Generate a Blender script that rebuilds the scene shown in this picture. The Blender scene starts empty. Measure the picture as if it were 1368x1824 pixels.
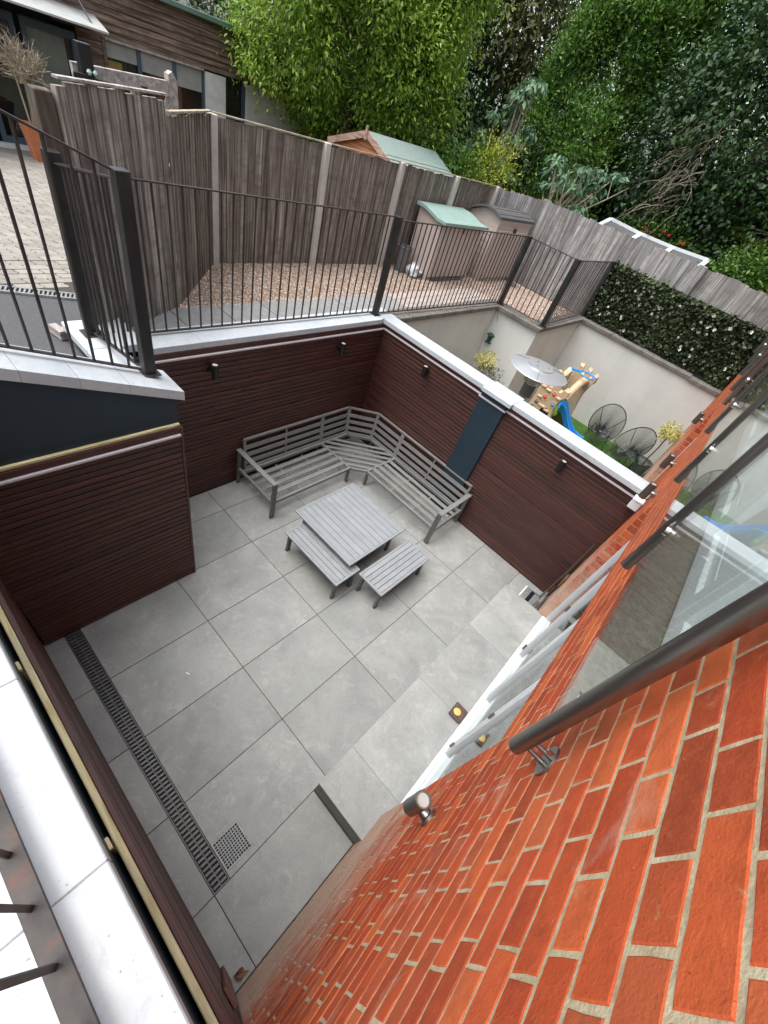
import bpy, math, random
import numpy as np
from mathutils import Vector, Matrix, Euler
random.seed(7)
rng = np.random.default_rng(7)
SC = bpy.context.scene
COL = SC.collection

# ------------------------------------------------------------------ camera
CAM = Vector((3.1244, -0.9857, 3.9407))
R0 = Vector((0.69702985, 0.66573887, 0.2663478))      # image right
R1 = Vector((0.62759061, -0.38676331, -0.67568052))   # image down
R2 = Vector((-0.34681323, 0.63812687, -0.68739703))   # forward
cam_d = bpy.data.cameras.new('camera')
cam_d.sensor_fit = 'HORIZONTAL'; cam_d.sensor_width = 36.0
cam_d.lens = 36.0 * 724.25 / 1368.0
cam_d.clip_start = 0.02; cam_d.clip_end = 2000
cam = bpy.data.objects.new('camera', cam_d); COL.objects.link(cam)
m = Matrix.Identity(4)
for r in range(3):
    m[r][0] = R0[r]; m[r][1] = -R1[r]; m[r][2] = -R2[r]; m[r][3] = CAM[r]
cam.matrix_world = m
SC.camera = cam

def cam_px(p):
    v = Vector(p) - CAM
    d = v.dot(R2)
    if d < 0.05: return None
    return (684 + 724.25 * v.dot(R0) / d, 912 + 724.25 * v.dot(R1) / d, d)

# ------------------------------------------------------------------ sky and sun (overcast)
SUN_EL, SUN_ROT = math.radians(70), math.radians(215)
w = bpy.data.worlds.new('World'); SC.world = w; w.use_nodes = True
nt = w.node_tree; nt.nodes.clear()
sky = nt.nodes.new('ShaderNodeTexSky'); sky.sky_type = 'NISHITA'; sky.sun_disc = False
sky.sun_elevation = SUN_EL; sky.sun_rotation = SUN_ROT
sky.air_density = 1.0; sky.dust_density = 4.0; sky.ozone_density = 1.0
hs = nt.nodes.new('ShaderNodeHueSaturation'); hs.inputs['Saturation'].default_value = 0.36
bg = nt.nodes.new('ShaderNodeBackground'); bg.inputs['Strength'].default_value = 0.15
wo = nt.nodes.new('ShaderNodeOutputWorld')
nt.links.new(sky.outputs[0], hs.inputs['Color']); nt.links.new(hs.outputs[0], bg.inputs[0]); nt.links.new(bg.outputs[0], wo.inputs[0])
sd = bpy.data.lights.new('sun', 'SUN'); sd.energy = 0.9; sd.angle = math.radians(60); sd.color = (1.0, 0.985, 0.965)
sun = bpy.data.objects.new('sun', sd); COL.objects.link(sun)
# nishita: sun_rotation measured from +Y clockwise
sdir = Vector((math.sin(SUN_ROT) * math.cos(SUN_EL), math.cos(SUN_ROT) * math.cos(SUN_EL), math.sin(SUN_EL)))
sun.rotation_euler = (-sdir).to_track_quat('-Z', 'Y').to_euler()
SC.view_settings.view_transform = 'Standard'; SC.view_settings.look = 'None'
SC.view_settings.gamma = 1.0; SC.view_settings.exposure = 1.25
try: SC.view_settings.use_curve_mapping = False
except Exception: pass
SC.render.engine = 'CYCLES'
SC.cycles.max_bounces = 8; SC.cycles.transparent_max_bounces = 12
SC.cycles.caustics_reflective = False; SC.cycles.caustics_refractive = False

# ------------------------------------------------------------------ materials
def srgb(r, g, b):
    f = lambda c: (c / 255 / 12.92) if c / 255 <= 0.04045 else ((c / 255 + 0.055) / 1.055) ** 2.4
    return (f(r), f(g), f(b))
class NT:
    def __init__(s, name):
        s.m = bpy.data.materials.new(name); s.m.use_nodes = True
        s.t = s.m.node_tree; s.t.nodes.clear()
        s.out = s.t.nodes.new('ShaderNodeOutputMaterial')
    def n(s, kind, **kw):
        x = s.t.nodes.new('ShaderNode' + kind)
        for k, v in kw.items(): setattr(x, k, v)
        return x
    def l(s, a, b): s.t.links.new(a, b)
    def coords(s, scale=(1, 1, 1), rnd=True, kind='Object'):
        tc = s.n('TexCoord'); mp = s.n('Mapping'); mp.inputs['Scale'].default_value = scale
        if rnd:
            oi = s.n('ObjectInfo'); mu = s.n('Math', operation='MULTIPLY'); mu.inputs[1].default_value = 91.7
            s.l(oi.outputs['Random'], mu.inputs[0])
            ad = s.n('VectorMath', operation='ADD')
            s.l(tc.outputs[kind], ad.inputs[0]); s.l(mu.outputs[0], ad.inputs[1]); s.l(ad.outputs[0], mp.inputs[0])
        else: s.l(tc.outputs[kind], mp.inputs[0])
        return mp.outputs[0]
    def noise(s, vec, scale, detail=4, rough=0.55, dist=0.0):
        x = s.n('TexNoise'); x.inputs['Scale'].default_value = scale; x.inputs['Detail'].default_value = detail
        x.inputs['Roughness'].default_value = rough; x.inputs['Distortion'].default_value = dist
        s.l(vec, x.inputs['Vector']); return x.outputs['Fac']
    def ramp(s, fac, pts):
        x = s.n('ValToRGB'); e = x.color_ramp.elements
        while len(e) < len(pts): e.new(0.5)
        for i, (p, c) in enumerate(pts):
            e[i].position = p; e[i].color = (*c, 1) if len(c) == 3 else c
        s.l(fac, x.inputs[0]); return x.outputs[0]
    def mix(s, a, b, fac, mode='MIX'):
        x = s.n('Mix', data_type='RGBA', blend_type=mode)
        for v, i in ((a, 6), (b, 7)):
            if hasattr(v, 'is_linked') or hasattr(v, 'links'): s.l(v, x.inputs[i])
            else: x.inputs[i].default_value = (*v, 1)
        if isinstance(fac, (int, float)): x.inputs[0].default_value = fac
        else: s.l(fac, x.inputs[0])
        return x.outputs[2]
    def vary(s, col, amt, hue=0.0):
        oi = s.n('ObjectInfo'); h = s.n('HueSaturation')
        mr = s.n('MapRange'); mr.inputs[3].default_value = 1 - amt; mr.inputs[4].default_value = 1 + amt
        s.l(oi.outputs['Random'], mr.inputs[0]); s.l(mr.outputs[0], h.inputs['Value'])
        if hue:
            wn = s.n('TexWhiteNoise', noise_dimensions='1D'); s.l(oi.outputs['Random'], wn.inputs['W'])
            m2 = s.n('MapRange'); m2.inputs[3].default_value = 0.5 - hue; m2.inputs[4].default_value = 0.5 + hue
            s.l(wn.outputs[0], m2.inputs[0]); s.l(m2.outputs[0], h.inputs['Hue'])
        if hasattr(col, 'links'): s.l(col, h.inputs['Color'])
        else: h.inputs['Color'].default_value = (*col, 1)
        return h.outputs[0]
    def bsdf(s, col, rough=0.6, metal=0.0, bump=None, bstr=0.3, bdist=0.01, spec=0.5):
        b = s.n('BsdfPrincipled')
        if hasattr(col, 'links'): s.l(col, b.inputs['Base Color'])
        else: b.inputs['Base Color'].default_value = (*col, 1)
        if hasattr(rough, 'links'): s.l(rough, b.inputs['Roughness'])
        else: b.inputs['Roughness'].default_value = rough
        b.inputs['Metallic'].default_value = metal
        b.inputs['Specular IOR Level'].default_value = spec
        if bump is not None:
            bu = s.n('Bump'); bu.inputs['Strength'].default_value = bstr; bu.inputs['Distance'].default_value = bdist
            s.l(bump, bu.inputs['Height']); s.l(bu.outputs[0], b.inputs['Normal'])
        s.l(b.outputs[0], s.out.inputs[0]); return b

MATS = {}
def simple(name, col, rough=0.5, metal=0.0, var=0.06, nscale=6, namt=0.12, bump=0.0, bscale=60, spec=0.5, world=False):
    t = NT(name); v = t.coords(rnd=not world)
    n = t.noise(v, nscale, 5)
    dark = tuple(c * (1 - namt) for c in col); lite = tuple(min(1, c * (1 + namt)) for c in col)
    c = t.ramp(n, [(0.3, dark), (0.7, lite)])
    if var: c = t.vary(c, var)
    t.bsdf(c, rough, metal, t.noise(v, bscale, 3) if bump else None, bump, spec=spec)
    MATS[name] = t.m; return t.m

def wood(name, c1, c2, c3, rough=0.55, var=0.18, gscale=(3, 60, 60), knots=True, streak=None, hue=0.01):
    t = NT(name); v = t.coords(gscale)
    n = t.noise(v, 1.0, 6, 0.6, 0.6)
    c = t.ramp(n, [(0.32, c1), (0.5, c2), (0.68, c3)])
    if knots:
        v2 = t.coords((2.2, 14, 14)); vo = t.n('TexVoronoi'); vo.inputs['Scale'].default_value = 1.0
        t.l(v2, vo.inputs['Vector'])
        k = t.ramp(vo.outputs['Distance'], [(0.06, (1, 1, 1)), (0.2, (0, 0, 0))])
        c = t.mix(c, tuple(x * 0.45 for x in c1), k)
    if streak:
        n2 = t.noise(t.coords((1.2, 9, 9)), 1.0, 5, 0.65)
        c = t.mix(c, streak, t.ramp(n2, [(0.5, (0, 0, 0)), (0.75, (0.75, 0.75, 0.75))]))
    c = t.vary(c, var, hue)
    t.bsdf(c, rough, 0, n, 0.35, 0.004)
    MATS[name] = t.m

def foliage(name, dark, mid, lite, gloss=0.45, trans=0.25):
    t = NT(name)
    a = t.n('Attribute', attribute_name='rnd')
    v = t.coords(rnd=True); n = t.noise(v, 0.9, 3)
    ad = t.n('Math', operation='ADD'); t.l(a.outputs['Fac'], ad.inputs[0])
    mu = t.n('Math', operation='MULTIPLY_ADD'); t.l(n, mu.inputs[0]); mu.inputs[1].default_value = 0.9; mu.inputs[2].default_value = -0.45
    t.l(mu.outputs[0], ad.inputs[1])
    c = t.ramp(ad.outputs[0], [(0.1, dark), (0.55, mid), (0.95, lite)])
    b = t.n('BsdfPrincipled'); t.l(c, b.inputs['Base Color']); b.inputs['Roughness'].default_value = gloss
    b.inputs['Specular IOR Level'].default_value = 0.4
    tr = t.n('BsdfTranslucent'); t.l(c, tr.inputs[0])
    mx = t.n('MixShader'); mx.inputs[0].default_value = trans
    t.l(b.outputs[0], mx.inputs[1]); t.l(tr.outputs[0], mx.inputs[2]); t.l(mx.outputs[0], t.out.inputs[0])
    MATS[name] = t.m

# brown stained slats
wood('slat', srgb(52, 27, 22), srgb(69, 36, 30), srgb(86, 49, 39), 0.5, 0.26, hue=0.01)
wood('slat_edge', srgb(86, 46, 42), srgb(104, 60, 52), srgb(122, 76, 66), 0.6, 0.1)
wood('batten', srgb(214, 196, 140), srgb(236, 222, 172), srgb(244, 234, 196), 0.7, 0.08, gscale=(4, 40, 40), streak=srgb(120, 112, 84))
wood('fence', srgb(72, 63, 56), srgb(116, 106, 97), srgb(166, 157, 148), 0.85, 0.22, gscale=(38, 38, 1.6), streak=srgb(84, 70, 62), knots=False)
wood('fence_grey', srgb(92, 90, 89), srgb(136, 133, 131), srgb(180, 177, 174), 0.85, 0.2, gscale=(34, 34, 1.6), streak=srgb(104, 96, 90), knots=False)
wood('fence_tall', srgb(88, 79, 73), srgb(136, 127, 120), srgb(188, 181, 174), 0.85, 0.24, gscale=(38, 38, 1.4), streak=srgb(98, 76, 66), knots=False)
wood('cladding', srgb(60, 47, 40), srgb(106, 88, 76), srgb(146, 126, 110), 0.8, 0.2, gscale=(40, 1.6, 40), streak=srgb(84, 56, 44), knots=False)
wood('shed_wood', srgb(150, 92, 58), srgb(186, 122, 82), srgb(206, 150, 108), 0.75, 0.12, gscale=(1.8, 30, 30))
wood('barge', srgb(130, 100, 86), srgb(160, 130, 114), srgb(180, 154, 138), 0.75, 0.1, gscale=(3, 20, 20))
wood('old_timber', srgb(120, 112, 106), srgb(156, 148, 142), srgb(186, 180, 174), 0.85, 0.12, gscale=(4, 20, 20), knots=False)
wood('bark', srgb(52, 44, 38), srgb(80, 70, 60), srgb(112, 100, 88), 0.9, 0.1, gscale=(9, 9, 2), knots=False)
wood('pale_branch', srgb(126, 116, 96), srgb(156, 146, 124), srgb(182, 172, 150), 0.85, 0.1, gscale=(9, 9, 2), knots=False)

def tile_mat(name='tile', lift=1.0):
    t = NT(name); v = t.coords((1, 1, 1))
    a = t.noise(v, 2.3, 8, 0.62, 0.6); b = t.noise(v, 14, 8, 0.7, 0.4); c = t.noise(v, 5, 8, 0.75, 1.6)
    base = t.ramp(a, [(0.28, srgb(126, 127, 125)), (0.5, srgb(140, 141, 138)), (0.75, srgb(154, 154, 150))])
    base = t.mix(base, srgb(112, 114, 113), t.ramp(b, [(0.52, (0, 0, 0)), (0.78, (0.45, 0.45, 0.45))]))
    base = t.mix(base, srgb(176, 176, 172), t.ramp(c, [(0.54, (0, 0, 0)), (0.64, (0.32, 0.32, 0.32)), (0.74, (0.1, 0.1, 0.1))]))
    n3 = t.noise(v, 1.1, 4, 0.5)
    base = t.mix(base, srgb(126, 134, 130), t.ramp(n3, [(0.55, (0, 0, 0)), (0.75, (0.4, 0.4, 0.4))]))
    fi = t.noise(v, 75, 4, 0.7)
    base = t.mix(base, srgb(106, 108, 108), t.ramp(fi, [(0.52, (0, 0, 0)), (0.72, (0.26,) * 3)]))
    base = t.mix(base, srgb(182, 182, 179), t.ramp(fi, [(0.28, (0.28,) * 3), (0.44, (0, 0, 0))]))
    base = t.vary(base, 0.07)
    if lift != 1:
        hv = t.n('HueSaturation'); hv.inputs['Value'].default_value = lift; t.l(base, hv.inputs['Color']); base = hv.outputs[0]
    r = t.ramp(b, [(0.3, (0.42,) * 3), (0.7, (0.6,) * 3)])
    t.bsdf(base, r, 0, b, 0.12, 0.003, spec=0.35); MATS[name] = t.m
tile_mat('tile', 1.09); tile_mat('tile_pale', 1.27)  # step tiles reuse the floor tile mix, raised to a paler value
simple('grout', srgb(70, 58, 53), 0.9, world=True, var=0)
simple('step_side', srgb(110, 112, 112), 0.6, var=0)

def white_paint():
    t = NT('white_paint'); v = t.coords()
    n = t.noise(v, 3.0, 6, 0.6); n2 = t.noise(v, 26, 4, 0.7); sp = t.noise(v, 70, 2, 0.5)
    c = t.ramp(n, [(0.3, srgb(176, 183, 189)), (0.6, srgb(192, 197, 201))])
    c = t.mix(c, srgb(164, 172, 178), t.ramp(n2, [(0.52, (0, 0, 0)), (0.7, (0.6,) * 3)]))
    c = t.mix(c, srgb(128, 118, 116), t.ramp(sp, [(0.7, (0, 0, 0)), (0.74, (0.75,) * 3)]))
    t.bsdf(c, 0.5, 0, n2, 0.25, 0.004); MATS['white_paint'] = t.m
white_paint()
simple('navy', srgb(32, 50, 62), 0.55, var=0, namt=0.18, nscale=2.2, bump=0.15, bscale=30)
simple('white_plastic', srgb(228, 232, 234), 0.35, var=0.02, namt=0.03)
simple('alu_trim', srgb(196, 190, 194), 0.4, var=0, namt=0.06)
def cream():
    t = NT('cream'); v = t.coords(rnd=False)
    n = t.noise(v, 1.3, 6, 0.6); n2 = t.noise(t.coords((1.5, 1.5, 0.35), rnd=False), 2.2, 5, 0.6); f = t.noise(v, 9, 4)
    c = t.ramp(n, [(0.3, srgb(200, 200, 195)), (0.7, srgb(216, 216, 211))])
    c = t.mix(c, srgb(186, 184, 178), t.ramp(n2, [(0.55, (0, 0, 0)), (0.8, (0.5,) * 3)]))
    c = t.mix(c, srgb(224, 222, 216), t.ramp(f, [(0.6, (0, 0, 0)), (0.75, (0.35,) * 3)]))
    t.bsdf(c, 0.85, 0, t.noise(v, 60, 3), 0.15, 0.003); MATS['cream'] = t.m
cream()
def lichen_stone():
    t = NT('lichen_stone'); v = t.coords(rnd=False)
    n = t.noise(v, 6, 8, 0.7); s = t.noise(v, 38, 4, 0.6)
    c = t.ramp(n, [(0.3, srgb(82, 79, 74)), (0.55, srgb(112, 108, 102)), (0.75, srgb(136, 132, 125))])
    c = t.mix(c, srgb(176, 172, 160), t.ramp(s, [(0.62, (0, 0, 0)), (0.7, (0.8,) * 3)]))
    t.bsdf(c, 0.9, 0, n, 0.4, 0.01); MATS['lichen_stone'] = t.m
lichen_stone()

def brick_mat(name, hexs, white=0.0):
    t = NT(name); v = t.coords((1, 1, 1))
    oi = t.n('ObjectInfo')
    c = t.ramp(oi.outputs['Random'], [(0.0, hexs[0]), (0.2, hexs[3]), (0.4, hexs[1]), (0.55, srgb(150, 80, 60)), (0.68, srgb(214, 116, 70)), (0.82, hexs[2]), (1.0, srgb(186, 74, 50))])
    g = t.n('NewGeometry'); wp = g.outputs['Position']
    isl = t.ramp(g.outputs['Random Per Island'], [(0.0, hexs[0]), (0.35, hexs[1]), (0.7, hexs[2]), (1.0, hexs[3])])
    c = t.mix(c, isl, 0.4)
    n = t.noise(wp, 11, 6, 0.65); n2 = t.noise(wp, 42, 5, 0.7); n3 = t.noise(wp, 170, 3, 0.6)
    c = t.mix(c, tuple(x * 0.6 for x in hexs[0]), t.ramp(n, [(0.48, (0, 0, 0)), (0.76, (0.5,) * 3)]))
    c = t.mix(c, hexs[2], t.ramp(n2, [(0.5, (0, 0, 0)), (0.75, (0.4,) * 3)]))
    # fine pits and specks
    c = t.mix(c, tuple(x * 0.35 for x in hexs[0]), t.ramp(n3, [(0.66, (0, 0, 0)), (0.74, (0.65,) * 3)]))
    # lime bloom: pale patches, thick near the foot of the wall
    sx = t.n('SeparateXYZ'); t.l(wp, sx.inputs[0])
    ln = t.noise(wp, 4.5, 6, 0.7, 0.5)
    h = t.n('MapRange'); h.inputs[1].default_value = 0.0; h.inputs[2].default_value = 1.9; h.inputs[3].default_value = 0.55; h.inputs[4].default_value = -0.06
    t.l(sx.outputs[2], h.inputs[0])
    ad = t.n('Math', operation='ADD'); t.l(ln, ad.inputs[0]); t.l(h.outputs[0], ad.inputs[1])
    lime = t.ramp(ad.outputs[0], [(0.52, (0, 0, 0)), (0.86, (0.72,) * 3)])
    c = t.mix(c, srgb(206, 188, 168), lime)
    # smears of mortar left on the faces
    sm = t.noise(wp, 19, 7, 0.8, 0.8)
    c = t.mix(c, srgb(186, 160, 122), t.ramp(sm, [(0.615, (0, 0, 0)), (0.7, (0.6,) * 3)]))
    t.bsdf(c, 0.85, 0, t.mix(n2, n3, 0.5), 0.6, 0.004, spec=0.2); MATS[name] = t.m
brick_mat('brick', [srgb(136, 60, 42), srgb(184, 80, 46), srgb(208, 102, 58), srgb(160, 58, 38)])
def mortar():
    t = NT('mortar'); g = t.n('NewGeometry'); wp = g.outputs['Position']
    n = t.noise(wp, 24, 6, 0.7); n2 = t.noise(wp, 160, 3)
    c = t.ramp(n, [(0.3, srgb(164, 148, 116)), (0.5, srgb(192, 177, 144)), (0.72, srgb(212, 199, 168))])
    t.bsdf(c, 0.9, 0, t.mix(n, n2, 0.5), 0.6, 0.006); MATS['mortar'] = t.m
mortar()
simple('bench_metal', srgb(140, 144, 147), 0.42, 0.0, var=0.035, namt=0.09, nscale=9)
simple('sofa_metal', srgb(122, 122, 120), 0.42, 0.0, var=0.04, namt=0.1, nscale=9)
simple('leg_metal', srgb(96, 97, 97), 0.45, 0.0, var=0.02, namt=0.06)
simple('black_plastic', srgb(24, 24, 26), 0.4, var=0.03)
simple('lamp_lens', srgb(178, 176, 170), 0.25, var=0)
simple('drain_plastic', srgb(82, 83, 87), 0.4, var=0.2)
simple('drain_dark', srgb(14, 14, 15), 0.9, var=0)
simple('galv', srgb(140, 142, 142), 0.5, 0.3, var=0.04, nscale=30, namt=0.25)
simple('steel', srgb(132, 128, 124), 0.32, 0.9, var=0.03, namt=0.08)
simple('steel_bright', srgb(196, 192, 186), 0.18, 1.0, var=0.0, namt=0.04)
def rust_iron():
    t = NT('rail_iron'); v = t.coords()
    n = t.noise(v, 12, 6, 0.7); c = t.ramp(n, [(0.4, srgb(38, 36, 36)), (0.62, srgb(58, 50, 47)), (0.78, srgb(104, 66, 50))])
    t.bsdf(c, 0.5, 0, n, 0.3, 0.003); MATS['rail_iron'] = t.m
    t = NT('rail_black'); v = t.coords()
    n = t.noise(v, 9, 6, 0.7); c = t.ramp(n, [(0.45, srgb(26, 27, 30)), (0.7, srgb(46, 44, 44)), (0.85, srgb(92, 84, 78))])
    t.bsdf(c, 0.4, 0, n, 0.2, 0.003); MATS['rail_black'] = t.m
    t = NT('rail_worn'); v = t.coords()
    n = t.noise(v, 14, 7, 0.7); c = t.ramp(n, [(0.35, srgb(48, 46, 45)), (0.55, srgb(66, 61, 58)), (0.7, srgb(92, 60, 50)), (0.82, srgb(80, 42, 36))])
    t.bsdf(c, 0.6, 0, n, 0.4, 0.004); MATS['rail_worn'] = t.m
rust_iron()
def glass(name, tint, refl=1.5):
    t = NT(name); fr = t.n('Fresnel')
    ge = t.n('NewGeometry'); mr = t.n('MapRange'); mr.inputs[3].default_value = refl; mr.inputs[4].default_value = 1.0 / refl
    t.l(ge.outputs['Backfacing'], mr.inputs[0]); t.l(mr.outputs[0], fr.inputs[0])
    tb = t.n('BsdfTransparent'); tb.inputs[0].default_value = (*tint, 1)
    gl = t.n('BsdfGlossy'); gl.inputs['Roughness'].default_value = 0.015; gl.inputs[0].default_value = (0.95, 0.97, 0.97, 1)
    mx = t.n('MixShader'); t.l(fr.outputs[0], mx.inputs[0]); t.l(tb.outputs[0], mx.inputs[1]); t.l(gl.outputs[0], mx.inputs[2])
    t.l(mx.outputs[0], t.out.inputs[0]); MATS[name] = t.m
glass('glass', (0.93, 0.965, 0.955), 1.45)
glass('door_glass', (0.9, 0.93, 0.925), 1.6)
glass('table_glass', (0.72, 0.8, 0.78), 1.5)
simple('concrete_sill', srgb(128, 122, 110), 0.95, var=0, nscale=40, namt=0.35, bump=0.8, bscale=90)
simple('room_paint', srgb(190, 186, 178), 0.8, var=0)
simple('asphalt', srgb(84, 85, 87), 0.95, var=0, nscale=120, namt=0.3, bump=0.6, bscale=260, world=True)
simple('paver', srgb(140, 135, 127), 0.9, var=0.16, nscale=22, namt=0.14, bump=0.4, bscale=120)
simple('paver_joint', srgb(70, 67, 62), 0.95, var=0, world=True)
simple('slab', srgb(132, 133, 132), 0.9, var=0.08, nscale=14, namt=0.15, bump=0.4, bscale=90)
simple('pink_paver', srgb(164, 152, 146), 0.9, var=0.1, nscale=14, namt=0.15)
simple('soil', srgb(70, 66, 48), 0.95, var=0, nscale=3, namt=0.4, world=True)
simple('pvc_concrete', srgb(186, 180, 172), 0.85, var=0.05, nscale=8, namt=0.12, bump=0.2)
simple('beige_resin', srgb(178, 164, 156), 0.55, var=0.02, namt=0.04)
simple('teal_lid', srgb(134, 158, 150), 0.5, var=0.0, namt=0.08)
simple('grey_lid', srgb(84, 83, 84), 0.55, var=0.0, namt=0.1)
simple('felt', srgb(130, 146, 140), 0.9, var=0, nscale=40, namt=0.1, bump=0.3, bscale=200)
simple('terracotta', srgb(190, 116, 78), 0.8, var=0)
simple('tan_plastic', srgb(198, 172, 140), 0.5, var=0.02, namt=0.06)
simple('blue_plastic', srgb(40, 146, 228), 0.35, var=0, namt=0.03)
simple('red_plastic', srgb(206, 70, 44), 0.45, var=0)
simple('green_plastic', srgb(128, 170, 50), 0.5, var=0)
simple('dark_green', srgb(28, 74, 62), 0.45, var=0)
simple('black_cord', srgb(30, 31, 33), 0.45, var=0)
simple('blind', srgb(150, 150, 144), 0.8, var=0.02)
simple('blue_frame', srgb(62, 80, 94), 0.5, var=0)
simple('canopy', srgb(168, 170, 168), 0.5, var=0)
simple('verdigris', srgb(94, 120, 112), 0.6, var=0)
simple('white_render', srgb(206, 206, 202), 0.8, var=0)
simple('dark_void', srgb(22, 22, 22), 0.9, var=0)
simple('tan_card', srgb(190, 150, 80), 0.8, var=0)
simple('bag_white', srgb(186, 188, 190), 0.35, var=0, nscale=9, bump=0.4, bscale=16)
simple('lilac', srgb(150, 150, 216), 0.4, var=0)
simple('dead_leaf', srgb(122, 86, 62), 0.8, var=0)
simple('stone_brown', srgb(92, 72, 66), 0.6, var=0, nscale=30, namt=0.4)
simple('wax', srgb(232, 200, 110), 0.4, var=0)
simple('flower', srgb(236, 236, 228), 0.6, var=0.04)
simple('mesh_dark', srgb(92, 92, 94), 0.8, var=0.05, nscale=40, namt=0.15)
simple('flower_red', srgb(160, 40, 44), 0.6, var=0.04)
def turf():
    t = NT('turf'); v = t.coords(rnd=False); n = t.noise(v, 5, 6); n2 = t.noise(v, 160, 2)
    c = t.ramp(n, [(0.3, srgb(58, 98, 30)), (0.7, srgb(86, 128, 44))])
    c = t.mix(c, srgb(30, 52, 16), t.ramp(n2, [(0.45, (0, 0, 0)), (0.6, (0.7,) * 3)]))
    t.bsdf(c, 0.9, 0, n2, 0.6, 0.01); MATS['turf'] = t.m
turf()
def gravel_mat():
    t = NT('pebble'); g = t.n('NewGeometry')
    c = t.ramp(g.outputs['Random Per Island'], [(0.0, srgb(140, 122, 108)), (0.3, srgb(184, 164, 148)), (0.55, srgb(208, 196, 184)), (0.8, srgb(166, 142, 126)), (1.0, srgb(222, 215, 208))])
    t.bsdf(c, 0.85); MATS['pebble'] = t.m
gravel_mat()
foliage('laurel', srgb(66, 100, 30), srgb(128, 162, 54), srgb(184, 204, 92), 0.4, 0.42)
foliage('leaf_dark', srgb(24, 44, 20), srgb(48, 78, 40), srgb(82, 114, 62), 0.45, 0.2)
foliage('leaf_mid', srgb(44, 76, 28), srgb(86, 126, 48), srgb(136, 168, 76), 0.45, 0.38)
foliage('leaf_olive', srgb(52, 58, 28), srgb(84, 90, 46), srgb(112, 114, 62), 0.6, 0.25)
foliage('leaf_blue', srgb(52, 80, 56), srgb(96, 132, 96), srgb(150, 176, 140), 0.5, 0.2)
foliage('leaf_lime', srgb(92, 112, 26), srgb(146, 160, 44), srgb(194, 200, 84), 0.45, 0.3)
foliage('leaf_yellow', srgb(120, 126, 50), srgb(196, 190, 96), srgb(226, 220, 140), 0.5, 0.25)
foliage('ivy', srgb(28, 38, 21), srgb(54, 68, 38), srgb(96, 108, 72), 0.6, 0.15)
foliage('olive_grey', srgb(80, 84, 66), srgb(116, 120, 98), srgb(150, 152, 130), 0.6, 0.15)
foliage('dry_twig', srgb(90, 84, 66), srgb(124, 116, 94), srgb(150, 142, 118), 0.8, 0.05)
M = MATS

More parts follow.
